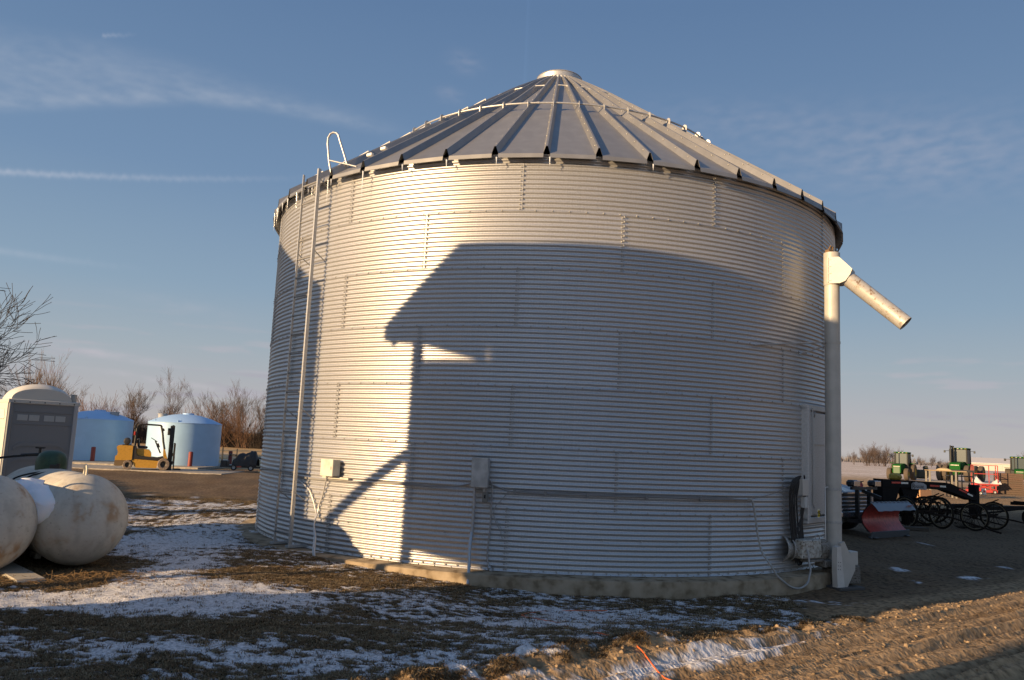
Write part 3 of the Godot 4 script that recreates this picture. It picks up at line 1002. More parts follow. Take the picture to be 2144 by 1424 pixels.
	# pale hose down to the auger drive
	s = MB.new(); s.tube(wall_path([[29.2, 1.262, 0.03], [29.8, 1.24, 0.05], [30.2, 1.1, 0.06], [30.5, 0.85, 0.08], [30.8, 0.6, 0.12], [31.5, 0.31, 0.3], [33.3, 0.13, 0.38], [35.4, 0.07, 0.4], [37.4, 0.12, 0.4], [38.9, 0.26, 0.36], [39.6, 0.42, 0.3], [39.9, 0.56, 0.25]]), 0.0145, 8)
	single("hose", s, M(0.32, 0.315, 0.30, 0.5, 0.15), "pale flexible hose looping from the cables to the auger drive", "hose")
	# control and black cable hank beside the door
	o = thing("control_box", "small pale control box with a black cable hank around it", "control box")
	wall_box(round_bin(41.0, 1.44, 0.13), facing(40.0), Vector3(0.155, 0.24, 0.10), M(0.48, 0.45, 0.40, 0.6), o)
	s = MB.new()
	s.box(Vector3(0.04, -0.22, 0.0), Vector3(0.075, 0.16, 0.07), Basis(), 0.006)
	obj("socket", s, M(0.5, 0.5, 0.48, 0.6), o)
	s = MB.new()
	rng.seed = 5
	for k in 9:
		var a0 := 38.1 + 0.25 * k
		var dr := 0.62 - 0.30 * rng.randf()
		var w := rng.randf_range(-0.5, 0.7)
		s.tube(wall_path([[40.6 - w * 0.2, 1.60, 0.12], [a0 + 0.2, 1.52, 0.11], [a0 - 0.25 + w * 0.5, 1.25, 0.08], [a0 + w, 0.95, 0.07], [a0 + 1.1, dr, 0.08], [a0 + 2.3 - w, dr + 0.22, 0.07], [42.0 - 0.1 * k, 1.1, 0.09], [42.3, 1.42, 0.1], [41.4, 1.61, 0.13]], 5), 0.011, 6)
	single("cable_hank", s, M(0.014, 0.014, 0.015, 0.6), "hank of thick black cables hanging by the bin door", "cable")
	o = thing("yellow_tag", "small yellow tag marked 15 hanging from the door latch", "tag", round_bin(45.3, 1.055, 0.17))
	o.basis = facing(44.0)
	s = MB.new(); s.box(Vector3.ZERO, Vector3(0.072, 0.13, 0.003))
	obj("card", s, M(0.7, 0.68, 0.6, 0.6), o)
	s = MB.new(); s.box(Vector3(0, -0.005, 0.003), Vector3(0.066, 0.095, 0.003))
	obj("yellow_face", s, M(0.72, 0.55, 0.02, 0.5), o)
	lettering("15", 0.075, Vector3(0, -0.005, 0.0055), black, o)

func lettering(words: String, tall: float, at: Vector3, m: Material, o: Node3D, bold := true) -> MeshInstance3D:
	var t := TextMesh.new()
	t.text = words
	var f := SystemFont.new()
	f.font_names = PackedStringArray(["Droid Sans"])
	f.font_weight = 700 if bold else 400
	t.font = f
	t.font_size = 64
	t.pixel_size = tall / 50.0
	t.depth = 0.002
	var l := obj("lettering", t, m, o)
	l.position = at
	return l

func make_auger() -> void:
	var o := thing("unloading_auger", "white upright unloading auger with an angled spout beside the grain bin", "grain auger", Vector3(4.97, 0, -12.27))
	var paint := textured(M(0.47, 0.455, 0.415, 0.5, 0.1), ntex(0.01, 81, [[0.2, grey(0.94)], [0.55, grey(0.98)], [0.9, grey(1)]], 512, 4), 0.7)
	var rusty := textured(M(0.50, 0.48, 0.44, 0.42, 0.25), ntex(0.012, 83, [[0.20, Color(0.62, 0.45, 0.3)], [0.25, Color(0.88, 0.82, 0.74)], [0.33, grey(0.95)], [0.9, grey(1)]], 512, 6), 1.6)
	var s := MB.new()
	s.lathe([Vector2(0.113, 0.30), Vector2(0.113, 5.02)], 32)
	obj("upright_tube", s, paint, o)
	for y in [0.93, 1.42, 3.66]:
		s = MB.new()
		s.lathe([Vector2(0.114, y - 0.02), Vector2(0.119, y - 0.018), Vector2(0.119, y + 0.018), Vector2(0.114, y + 0.02)], 32)
		obj("band", s, dull if y < 3.0 else paint, o)
	# head: collar, bolted hood and spout
	s = MB.new()
	s.lathe([Vector2(0.119, 4.56), Vector2(0.122, 4.57), Vector2(0.122, 5.08), Vector2(0.112, 5.085), Vector2(0, 5.085)], 32)
	obj("head_collar", s, paint, o)
	var out := Vector3(sin(deg_to_rad(58.0)), 0, cos(deg_to_rad(58.0)))
	var hb := Basis(out, Vector3.UP, out.cross(Vector3.UP))
	s = MB.new()
	var poly := [Vector2(-0.02, 4.575), Vector2(0.14, 4.57), Vector2(0.22, 4.60), Vector2(0.29, 4.70), Vector2(0.32, 4.78), Vector2(0.13, 4.985), Vector2(-0.02, 4.99)]
	s.prism(poly, -0.137, 0.137, Transform3D(hb, Vector3.ZERO))
	obj("hood", s, paint, o)
	s = MB.new()
	for k in 4:
		for sd in [-1.0, 1.0]:
			s.box(hb * Vector3(-0.01, 4.62 + 0.11 * k, 0.139 * sd), Vector3(0.05, 0.012, 0.012), hb)
	s.box(hb * Vector3(-0.028, 4.785, -0.138), Vector3(0.012, 0.40, 0.02), hb)
	s.box(hb * Vector3(-0.028, 4.785, 0.138), Vector3(0.012, 0.40, 0.02), hb)
	obj("hood_flange", s, dull, o)
	var st := hb * Vector3(0.155, 4.735, 0)
	var dir := (out * cos(deg_to_rad(43.0)) - Vector3.UP * sin(deg_to_rad(43.0))).normalized()
	var sb := Basis(dir.cross(Vector3.UP).normalized(), dir, Vector3.ZERO)
	sb.z = sb.x.cross(sb.y)
	s = MB.new()
	s.lathe([Vector2(0.128, 0.0), Vector2(0.128, 0.12), Vector2(0.119, 0.14), Vector2(0.117, 1.20), Vector2(0.112, 1.20), Vector2(0.112, 0.05)], 32, Transform3D(sb, st))
	obj("spout", s, rusty, o)
	s = MB.new()
	s.box(Vector3(-0.05, 5.10, 0.02), Vector3(0.10, 0.06, 0.08), Basis(Vector3.UP, 0.5), 0.01)
	s.box(Vector3(0.01, 5.13, 0.0), Vector3(0.03, 0.12, 0.03), Basis(Vector3.UP, 0.2), 0.005)
	s.tube([Vector3(-0.08, 5.09, 0.04), Vector3(-0.02, 5.20, 0.02)], 0.012, 6)
	obj("head_bearing", s, M(0.16, 0.10, 0.05, 0.9), o)
	# strut from the wall
	s = MB.new()
	var here := o.position
	s.tube([round_bin(30.4, 3.46, 0.02) - here, Vector3(-0.12, 3.66, 0.02)], 0.013, 6)
	s.tube([round_bin(42.0, 3.44, 0.02) - here, Vector3(-0.12, 3.60, -0.01)], 0.013, 6)
	obj("wall_strut", s, dull, o)
	# thin pipe beside the tube
	s = MB.new()
	s.tube([Vector3(-0.15, 0.66, 0.06), Vector3(-0.15, 1.44, 0.06), Vector3(-0.10, 1.45, 0.05)], 0.011, 6)
	obj("grease_pipe", s, pale_pipe(), o)
	# drive: tube out of the wall, gearbox, motor, belt guard, boot
	var grime := textured(M(0.46, 0.44, 0.40, 0.55, 0.2), ntex(0.03, 82, [[0.2, Color(0.5, 0.42, 0.33)], [0.45, grey(0.85)], [0.9, grey(1)]], 512, 6), 2.0)
	var inw := (round_bin(37.3, 0.55, -0.05) - here)
	s = MB.new()
	var tb := Basis(Quaternion(Vector3.UP, (Vector3(-0.25, 0.50, 0.10) - inw).normalized()))
	s.lathe([Vector2(0.19, 0.02), Vector2(0.19, 0.06), Vector2(0.13, 0.07), Vector2(0.13, 0.80)], 24, Transform3D(tb, inw))
	s.lathe([Vector2(0.165, 0.16), Vector2(0.165, 0.19), Vector2(0.13, 0.2)], 24, Transform3D(tb, inw))
	obj("discharge_tube", s, grime, o)
	var gb := facing(30.0)
	s = MB.new()
	s.box(Vector3(-0.52, 0.555, 0.26), Vector3(0.42, 0.27, 0.24), gb, 0.015)
	obj("motor_cover", s, textured(M(0.60, 0.58, 0.52, 0.55, 0.1), grime.albedo_texture, 1.2), o)
	s = MB.new()
	for q in [[-0.19, 0.1], [0.19, 0.1], [-0.19, -0.1], [0.19, -0.1], [0.0, 0.12]]:
		s.ball(Vector3(-0.52, 0.555 + q[1], 0.26) + gb * Vector3(q[0], 0, 0.122), Vector3(0.010, 0.010, 0.010), 6)
	stuff(obj("cover_screws", s, black, o))
	s = MB.new()
	s.lathe([Vector2(0.11, 0), Vector2(0.115, 0.02), Vector2(0.115, 0.16), Vector2(0.09, 0.19), Vector2(0, 0.19)], 20, Transform3D(gb * Basis(Vector3.FORWARD, PI / 2), Vector3(-0.33, 0.56, 0.18)))
	for k in 7:
		s.lathe([Vector2(0.115, 0.015 + k * 0.02), Vector2(0.13, 0.017 + k * 0.02), Vector2(0.13, 0.023 + k * 0.02), Vector2(0.115, 0.025 + k * 0.02)], 20, Transform3D(gb * Basis(Vector3.FORWARD, PI / 2), Vector3(-0.33, 0.56, 0.18)))
	obj("motor", s, grime, o)
	s = MB.new()
	s.box(Vector3(-0.46, 0.39, 0.22), Vector3(0.34, 0.035, 0.26), gb, 0.005)
	s.box(Vector3(-0.2, 0.34, 0.14), Vector3(0.20, 0.10, 0.20), gb, 0.01)
	obj("motor_mount", s, textured(M(0.30, 0.28, 0.25, 0.6, 0.3), grime.albedo_texture, 2.0), o)
	s = MB.new()
	s.tube([Vector3(-0.36, 0.68, 0.22), Vector3(-0.36, 0.74, 0.22), Vector3(-0.33, 0.755, 0.22), Vector3(-0.30, 0.74, 0.22), Vector3(-0.30, 0.68, 0.22)], 0.008, 6)
	obj("lifting_eye", s, dull, o)
	# belt guard: a tall kite, its front a little proud
	var kb := facing(24.0) * Basis(Vector3.FORWARD, 0.08)
	s = MB.new()
	var kite := [Vector2(-0.02, 0.30), Vector2(0.05, 0.33), Vector2(0.29, 0.00), Vector2(0.29, -0.06), Vector2(0.155, -0.315), Vector2(0.10, -0.325)]
	s.prism(kite, 0.0, 0.05, Transform3D(kb, Vector3(-0.08, 0.36, 0.34)))
	obj("belt_guard", s, paint, o)
	s = MB.new()
	var wing := [Vector2(-0.10, 0.235), Vector2(-0.03, 0.26), Vector2(0.09, -0.325), Vector2(-0.05, -0.335), Vector2(-0.09, -0.02)]
	s.prism(wing, -0.03, 0.065, Transform3D(kb, Vector3(-0.08, 0.36, 0.34)))
	obj("guard_back", s, textured(M(0.60, 0.58, 0.54, 0.5, 0.1), paint.albedo_texture, 1.0), o)
	s = MB.new()
	for q in [[-0.04, 0.05], [0.0, 0.05], [-0.04, 0.0], [0.0, 0.0], [-0.04, -0.05], [0.0, -0.05]]:
		s.ball(Vector3(-0.08, 0.36, 0.34) + kb * Vector3(q[0] - 0.02, q[1] - 0.02, 0.066), Vector3(0.007, 0.007, 0.003), 6)
	stuff(obj("guard_holes", s, black, o))
	s = MB.new()
	s.box(Vector3(0.20, 0.43, 0.10), Vector3(0.16, 0.20, 0.16), facing(20.0), 0.01)
	obj("gearbox", s, paint, o)
	s = MB.new()
	s.lathe([Vector2(0.15, 0.02), Vector2(0.17, 0.05), Vector2(0.17, 0.30), Vector2(0.125, 0.34)], 24)
	s.box(Vector3(0.18, 0.2, 0.1), Vector3(0.22, 0.26, 0.24), facing(15.0), 0.01)
	obj("boot", s, textured(M(0.20, 0.19, 0.17, 0.7, 0.2), grime.albedo_texture, 2.0), o)
	s = MB.new()
	s.box(Vector3(0.05, 0.015, 0.22), Vector3(0.50, 0.05, 0.34), facing(24.0), 0.01)
	obj("base_skid", s, M(0.07, 0.065, 0.06, 0.8), o)

func pale_pipe() -> StandardMaterial3D:
	return M(0.55, 0.545, 0.52, 0.45, 0.4)

# ---------------------------------------------------------------- left side
func make_tanks() -> void:
	var ax := Vector3(-0.68, 0, -0.733).normalized()
	var side := Vector3(ax.z, 0, -ax.x)       # to the left of the axis, seen from the camera
	if side.x > 0: side = -side
	var shell_tex := ntex(0.006, 91, [[0.06, Color(0.70, 0.55, 0.42)], [0.12, Color(0.86, 0.80, 0.73)], [0.25, Color(0.94, 0.92, 0.89)], [0.6, Color(0.97, 0.96, 0.93)], [0.9, Color(0.86, 0.85, 0.81)]], 1024, 8)
	var shell := textured(M(0.66, 0.635, 0.585, 0.72, 0.0, 0.35), shell_tex, 0.55)
	shell.vertex_color_use_as_albedo = true
	var spk := ntex(0.09, 92, [[0.10, Color(0.6, 0.53, 0.46)], [0.17, grey(0.97)], [0.9, grey(1)]], 512, 3)
	shell.detail_enabled = true
	shell.detail_blend_mode = BaseMaterial3D.BLEND_MODE_MUL
	shell.detail_albedo = spk
	var ends := [Vector3(-5.08, 0.755, -9.80), Vector3(-5.72, 0.755, -8.98)]
	var names := ["weathered white propane tank with a green dome cover and a lifting lug", "rust stained white propane tank cut off by the left edge of the photo"]
	var r := 0.535
	for k in 2:
		var o := thing("propane_tank", names[k], "propane tank", ends[k], 0.0, "propane tanks lying side by side")
		var b := Basis(Quaternion(Vector3.UP, ax))
		var s := MB.new()
		var prof := []
		for i in 27:
			var t := PI / 2 * i / 26.0
			prof.append(Vector2(r * sin(t), -r * 0.86 * cos(t)))
		for i in 13:
			var t := PI / 2 * i / 12.0
			prof.append(Vector2(r * cos(t), 2.15 + r * 0.86 * sin(t)))
		s.use_col = true
		s.lathe(prof, 128, Transform3D(b, Vector3.ZERO))
		for i in s.v.size():       # rust and weather stains where they sit on this tank
			var p := s.v[i]
			var lat := -p.dot(side) / r
			var up := p.y / r
			var ripple := n_mid.get_noise_3d(p.x * 2.2, p.y * 1.1, p.z * 2.2) + 0.6 * n_fine.get_noise_3d(p.x, p.y * 0.6, p.z)
			var rust := 0.0
			if k == 0:
				rust = smoothstep(-0.45, -0.2, lat) * (1.0 - smoothstep(0.5, 0.75, lat)) * smoothstep(-0.08, 0.1, up) * (1.0 - smoothstep(0.34, 0.5, up)) * smoothstep(-0.15, 0.45, ripple + 0.1)
				rust = maxf(rust, 0.5 * smoothstep(-0.55, -0.4, up) * (1.0 - smoothstep(-0.4, -0.2, up)) * smoothstep(0.15, 0.5, ripple))
			else:
				rust = smoothstep(-0.75, -0.6, up) * (1.0 - smoothstep(-0.45, -0.25, up)) * smoothstep(0.0, 0.4, ripple + 0.1)
				rust = maxf(rust, 0.8 * smoothstep(0.45, 0.6, lat) * smoothstep(0.1, 0.3, up) * smoothstep(0.0, 0.4, ripple))
				rust = maxf(rust, smoothstep(-0.05, -0.35, lat) * smoothstep(-0.1, 0.4, ripple + 0.2))
			var grime := 1.0 - 0.16 * smoothstep(0.0, 0.5, n_fine.get_noise_3d(p.x * 0.8, p.y * 0.1, p.z * 0.8)) - 0.10 * smoothstep(0.0, 0.5, n_big.get_noise_3d(p.x * 2.0, p.y * 2.0, p.z * 2.0))
			s.c[i] = (Color(1, 1, 1) * grime).lerp(Color(0.60, 0.36, 0.18), rust * 0.72)
		obj("shell", s, shell, o)
		s = MB.new()
		for y in [0.02, 2.13]:
			s.lathe([Vector2(r - 0.002, y - 0.012), Vector2(r + 0.004, y - 0.005), Vector2(r + 0.004, y + 0.005), Vector2(r - 0.002, y + 0.012)], 72, Transform3D(b, Vector3.ZERO))
		obj("weld_seam", s, shell, o)
		for t in [-0.02, 2.1]:
			s = MB.new()
			var lug := []
			for q in [[-0.05, 0.52], [-0.05, 0.60], [-0.03, 0.635], [0.0, 0.645], [0.03, 0.635], [0.05, 0.60], [0.05, 0.52]]:
				lug.append(ax * (t + q[0]) + Vector3(0, q[1], 0))
			s.tube(lug, 0.013, 7)
			obj("lifting_lug", s, M(0.62, 0.57, 0.46, 0.6), o)
		for t in [0.75, 1.8]:
			for sd in [-1.0, 1.0]:
				s = MB.new()
				s.box(ax * t + side * sd * 0.25 + Vector3(0, -0.57, 0), Vector3(0.07, 0.22, 0.28), Basis(Vector3.UP, yaw(side)), 0.01)
				obj("leg", s, shell, o)
		if k == 0:
			var dome := MB.new()
			var dp := [Vector2(0.185, 0.42), Vector2(0.19, 0.60), Vector2(0.182, 0.66), Vector2(0.15, 0.72), Vector2(0.09, 0.755), Vector2(0, 0.765)]
			dome.lathe(dp, 28, Transform3D(Basis(), ax * 1.55))
			obj("dome_cover", dome, textured(M(0.035, 0.085, 0.045, 0.5), ntex(0.03, 93, [[0.2, grey(0.8)], [0.9, grey(1)]], 256, 4), 2.0), o)
			var brass := M(0.05, 0.045, 0.04, 0.5, 0.5)
			var fit := MB.new()
			fit.tube([ax * 1.28 + Vector3(0.02, 0.50, 0), ax * 1.28 + Vector3(0.02, 0.60, 0)], 0.025, 8)
			fit.box(ax * 1.28 + Vector3(-0.03, 0.56, 0), Vector3(0.1, 0.05, 0.06), Basis(), 0.008)
			obj("regulator", fit, brass, o)
			fit = MB.new()
			var vp := ax * 1.78 + side * 0.10
			fit.tube([vp + Vector3(0, 0.48, 0), vp + Vector3(0, 0.80, 0)], 0.018, 8)
			fit.box(vp + Vector3(0, 0.79, 0), Vector3(0.12, 0.022, 0.05), Basis(), 0.006)
			fit.tube([vp + Vector3(0, 0.70, 0), vp + Vector3(-0.22, 0.68, 0.05)], 0.022, 8)
			obj("valve", fit, brass, o)
	# black gas hoses from the dome to the left
	var d: Vector3 = ends[0] + ax * 1.75
	var hoses := [[d + Vector3(-0.24, 0.68, 0.12), d + Vector3(-0.6, 0.62, 0.2), d + Vector3(-0.85, 0.47, 0.45), d + Vector3(-1.15, 0.40, 0.8), d + Vector3(-1.6, 0.42, 1.1)],
		[ends[0] + ax * 1.15 + Vector3(-0.15, 0.50, 0.05), ends[0] + ax * 1.15 + Vector3(-0.45, 0.40, 0.2), ends[0] + ax * 1.15 + Vector3(-0.62, 0.10, 0.3), ends[0] + ax * 1.15 + Vector3(-0.9, 0.15, 0.45)],
		[ends[0] + ax * 1.0 + Vector3(-0.12, 0.50, 0.06), ends[0] + ax * 0.95 + Vector3(-0.34, 0.43, 0.18), ends[0] + ax * 0.95 + Vector3(-0.5, 0.16, 0.26), ends[0] + ax * 0.95 + Vector3(-0.66, 0.12, 0.35)]]
	var hl := ["thick black gas hose from the valve behind the green dome", "thin black hose over the tank, farther from the lug", "thin black hose over the tank, nearer the dome"]
	for k in 3:
		var s := MB.new()
		var cv := Curve3D.new()
		for i in hoses[k].size():
			var t := Vector3.ZERO
			if i > 0 and i < hoses[k].size() - 1: t = (hoses[k][i + 1] - hoses[k][i - 1]) / 6.0
			cv.add_point(hoses[k][i], -t, t)
		s.tube(Array(cv.tessellate(4, 3)), 0.015 if k == 0 else 0.011, 8)
		single("gas_hose", s, rubber, hl[k], "hose")
	# snow caught between the tanks
	var snow := M(0.82, 0.84, 0.88, 0.9, 0, 0.3)
	snow.subsurf_scatter_enabled = true
	snow.subsurf_scatter_strength = 0.2
	var rows := []
	var mid: Vector3 = (ends[0] + ends[1]) / 2.0 + ax * 0.40 + Vector3(0.08, 0.05, 0)
	for i in 25:
		var row := []
		var u := i / 24.0 * 2.0 - 1.0
		for j in 33:
			var a := TAU * j / 32.0
			var w := sqrt(max(0.0, 1.0 - u * u))
			var lump := 1.0 + 0.35 * n_mid.get_noise_3d(u * 0.5, cos(a) * 0.3, sin(a) * 0.3) + 0.12 * n_fine.get_noise_3d(u * 0.3, cos(a) * 0.2, sin(a) * 0.2)
			row.append(mid + ax * u * 0.62 + side * cos(a) * 0.25 * w * lump + Vector3(0, 0.20 + 0.07 * u + sin(a) * (0.17 if sin(a) > 0 else 0.30) * w * lump, 0))
		rows.append(row)
	var ms := MB.new()
	ms.sheet(rows, mid + Vector3(0, 0.2, 0))
	single("snow_lump", ms, snow, "lump of white snow lodged between the two propane tanks", "snow")
	# concrete runner the tanks stand on
	var rn := MB.new()
	rn.box(Vector3(-5.40, 0.165, -9.15), Vector3(1.3, 0.16, 0.30), Basis(Vector3.UP, yaw(Vector3(0.7, 0, 0.7))), 0.02)
	single("concrete_runner", rn, M(0.42, 0.38, 0.31, 0.9), "concrete runner block under the ends of the propane tanks", "concrete block")

func make_toilet() -> void:
	var o := thing("portable_toilet", "cream and grey portable toilet standing behind the propane tanks", "portable toilet", Vector3(-8.52, 0.22, -14.75), deg_to_rad(39.5))
	var cream := M(0.62, 0.595, 0.53, 0.45)
	var gray := M(0.215, 0.22, 0.225, 0.55)
	var trim := M(0.40, 0.41, 0.43, 0.45)
	# local x runs along the grey face, z towards the camera; centre of that face on the origin
	var wd := 1.12
	var dp := 1.12
	var hh := 2.02
	var s := MB.new()
	s.box(Vector3(0, 0.07, -dp / 2), Vector3(wd + 0.06, 0.14, dp + 0.06), Basis(), 0.02)
	obj("skid_base", s, gray, o)
	s = MB.new()
	s.box(Vector3(0, 0.12 + (hh - 0.12) / 2, -0.02), Vector3(wd - 0.02, hh - 0.12, 0.03), Basis(), 0.004)
	obj("grey_side", s, gray, o)
	s = MB.new()          # moulded relief on that side
	s.prism([Vector2(-0.42, 1.22), Vector2(-0.30, 1.30), Vector2(0.30, 1.30), Vector2(0.42, 1.22), Vector2(0.42, 1.16), Vector2(0.30, 1.24), Vector2(-0.30, 1.24), Vector2(-0.42, 1.16)], -0.01, 0.012)
	s.prism([Vector2(-0.42, 0.96), Vector2(-0.34, 1.02), Vector2(0.34, 1.02), Vector2(0.42, 0.96), Vector2(0.42, 0.92), Vector2(0.34, 0.98), Vector2(-0.34, 0.98), Vector2(-0.42, 0.92)], -0.01, 0.010)
	s.box(Vector3(0, 1.85, -0.003), Vector3(0.92, 0.012, 0.02), Basis(), 0.003)
	s.box(Vector3(0, 1.63, -0.003), Vector3(0.92, 0.012, 0.02), Basis(), 0.003)
	s.prism([Vector2(-0.40, 0.2), Vector2(-0.40, 0.62), Vector2(-0.3, 0.80), Vector2(0.3, 0.80), Vector2(0.40, 0.62), Vector2(0.40, 0.2)], -0.01, 0.004)
	obj("side_relief", s, gray, o)
	for k in 4:
		s = MB.new()
		var x: float = [-0.33, -0.145, 0.095, 0.28][k]
		s.box(Vector3(x, 1.745, -0.002), Vector3(0.165, 0.105, 0.012), Basis(), 0.003)
		for q in 3:
			s.box(Vector3(x - 0.05 + 0.05 * q, 1.745, 0.003), Vector3(0.008, 0.10, 0.008))
		obj("vent_window", s, M(0.42, 0.43, 0.42, 0.5), o)
	for sx in [-1.0, 1.0]:
		s = MB.new()
		s.box(Vector3(sx * (wd / 2 - 0.035), 0.12 + (hh - 0.12) / 2, 0.002), Vector3(0.07, hh - 0.12, 0.05), Basis(), 0.012)
		obj("corner_post", s, gray if sx < 0 else trim, o)
	# cream side at the left: panel, relief
	s = MB.new()
	s.box(Vector3(-wd / 2 + 0.0, 0.12 + (hh - 0.12) / 2, -dp / 2), Vector3(0.04, hh - 0.12, dp - 0.04), Basis(), 0.004)
	for k in 6:
		s.box(Vector3(-wd / 2 - 0.022, 1.80, -0.25 - 0.11 * k), Vector3(0.03, 0.20, 0.035), Basis(Vector3.RIGHT, -0.3), 0.008)
	for y in [1.55, 1.1, 0.65]:
		s.box(Vector3(-wd / 2 - 0.02, y, -dp / 2), Vector3(0.014, 0.02, dp * 0.8), Basis(), 0.004)
	obj("cream_side", s, cream, o)
	s = MB.new()
	s.box(Vector3(wd / 2 - 0.02, 0.12 + (hh - 0.12) / 2, -dp / 2), Vector3(0.04, hh - 0.12, dp - 0.04), Basis(), 0.004)
	s.box(Vector3(0, 0.12 + (hh - 0.12) / 2, -dp + 0.02), Vector3(wd - 0.02, hh - 0.12, 0.04), Basis(), 0.004)
	obj("far_side", s, cream, o)
	# roof: flange and barrel dome with ribs
	s = MB.new()
	s.box(Vector3(0, hh + 0.015, -dp / 2), Vector3(wd + 0.05, 0.075, dp + 0.05), Basis(), 0.012)
	obj("roof_flange", s, M(0.55, 0.53, 0.48, 0.5), o)
	s = MB.new()
	for k in 5:
		s.ball(Vector3(-0.48 + 0.24 * k, hh + 0.01, 0.026), Vector3(0.012, 0.012, 0.006), 8)
	stuff(obj("rivets", s, black, o))
	s = MB.new()
	var rows := []
	for i in 29:
		var z := 0.0 - dp * i / 28.0
		var row := []
		var zz := absf(z + dp / 2) / (dp / 2)
		var rib := 0.018 * smoothstep(0.2, 0.8, sin(TAU * i / 28.0 * 6.0 + 1.2)) * (1.0 - smoothstep(0.88, 1.0, zz))
		for j in 25:
			var a := PI * j / 24.0
			var x := -cos(a) * (wd / 2 - 0.075) - 0.045
			var y := pow(sin(a), 0.9) * (0.29 * (1.0 - pow(zz, 6.0) * 0.28) + rib)
			row.append(Vector3(x, hh + 0.052 + y, z * 0.985 - 0.01))
		rows.append(row)
	s.sheet(rows, Vector3(0, hh - 0.4, -dp / 2))
	for e in [0, 28]:
		for j in 24:
			s.flat(rows[e][j], rows[e][j + 1], Vector3(0, hh + 0.05, rows[e][0].z), Vector3(0, hh, -dp / 2))
	obj("roof_dome", s, cream, o)
	s = MB.new()
	s.lathe([Vector2(0.052, hh + 0.03), Vector2(0.052, hh + 0.185), Vector2(0.056, hh + 0.19), Vector2(0.056, hh + 0.20), Vector2(0.03, hh + 0.20)], 16, Transform3D(Basis(), Vector3(0.495, 0, -0.16)))
	obj("vent_pipe", s, M(0.42, 0.41, 0.37, 0.5), o)

func make_blue_tanks() -> void:
	var wall := textured(M(0.35, 0.54, 0.74, 0.42), ntex(0.01, 95, [[0.2, grey(0.965)], [0.8, grey(1)]], 512, 5), 0.3)
	var roof := M(0.34, 0.52, 0.76, 0.45)
	var places := [Vector3(-21.9, 0.12, -42.9), Vector3(-16.72, 0.12, -41.75)]
	var labels := ["pale blue storage tank in the shade behind the portable toilet", "pale blue storage tank with a sunlit stripe behind the forklift"]
	for k in 2:
		var o := thing("storage_tank", labels[k], "storage tank", places[k], 0.0, "pale blue storage tanks on the pad")
		var r := 1.78
		var s := MB.new()
		s.lathe([Vector2(r, 0), Vector2(r, 2.10)], 72)
		obj("tank_wall", s, wall, o)
		s = MB.new()
		s.lathe([Vector2(r + 0.015, 2.08), Vector2(r + 0.02, 2.11), Vector2(r - 0.02, 2.14), Vector2(1.25, 2.36), Vector2(0.7, 2.51), Vector2(0.35, 2.555), Vector2(0.0, 2.56)], 72)
		obj("tank_roof", s, roof, o)
		s = MB.new()
		s.lathe([Vector2(0.28, 2.5), Vector2(0.28, 2.60), Vector2(0.26, 2.62), Vector2(0, 2.62)], 24, Transform3D(Basis(), Vector3(0.1, 0, 0.0)))
		obj("centre_hatch", s, roof, o)
		s = MB.new()
		var hx := 1.05 if k == 0 else -1.1
		s.lathe([Vector2(0.22, 2.2), Vector2(0.22, 2.50), Vector2(0.25, 2.505), Vector2(0.25, 2.54), Vector2(0, 2.55)], 20, Transform3D(Basis(), Vector3(hx, 0, 0.3)))
		obj("side_hatch", s, M(0.30, 0.31, 0.32, 0.6), o)
		s = MB.new()
		s.box(Vector3(0.30, 2.17, r - 0.10), Vector3(0.05, 0.10, 0.14), Basis(Vector3.RIGHT, 0.4), 0.01)
		s.box(Vector3(-1.0, 2.17, r * 0.80 - 0.1), Vector3(0.05, 0.08, 0.12), Basis(Vector3.RIGHT, 0.4), 0.01)
		obj("lifting_lug", s, wall, o)
	var red := textured(M(0.30, 0.045, 0.03, 0.6), ntex(0.03, 96, [[0.2, grey(0.75)], [0.9, grey(1)]], 256, 4), 2.0)
	var bl := ["red steel bollard before the shaded blue tank", "red steel bollard before the sunlit blue tank", "red steel bollard farthest off beyond the covered engine"]
	var bp := [Vector3(-20.75, 0, -40.6), Vector3(-15.5, 0, -39.7), Vector3(-15.3, 0, -44.8)]
	for k in 3:
		var s := MB.new()
		s.lathe([Vector2(0.105, 0), Vector2(0.105, 0.80), Vector2(0.085, 0.83), Vector2(0, 0.84)], 16)
		var o := single("bollard", s, red, bl[k], "bollard", "red bollards round the storage tanks")
		o.position = bp[k]
	# pad and apron
	var pm := textured(M(0.42, 0.37, 0.30, 0.9), ntex(0.02, 97, [[0.2, grey(0.78)], [0.8, grey(1)]], 512, 5), 0.4)
	var s := MB.new()
	s.box(Vector3(-21.5, -0.05, -42.4), Vector3(13.6, 0.34, 7.4), Basis(), 0.02)
	structure(obj("concrete_pad", s, pm), "raised concrete pad under the pale blue tanks")
	s = MB.new()
	s.box(Vector3(-21.0, -0.1, -37.0), Vector3(17.0, 0.28, 3.4), Basis(Vector3.UP, 0.03), 0.02)
	structure(obj("concrete_apron", s, pm), "flat concrete apron the forklift stands on")

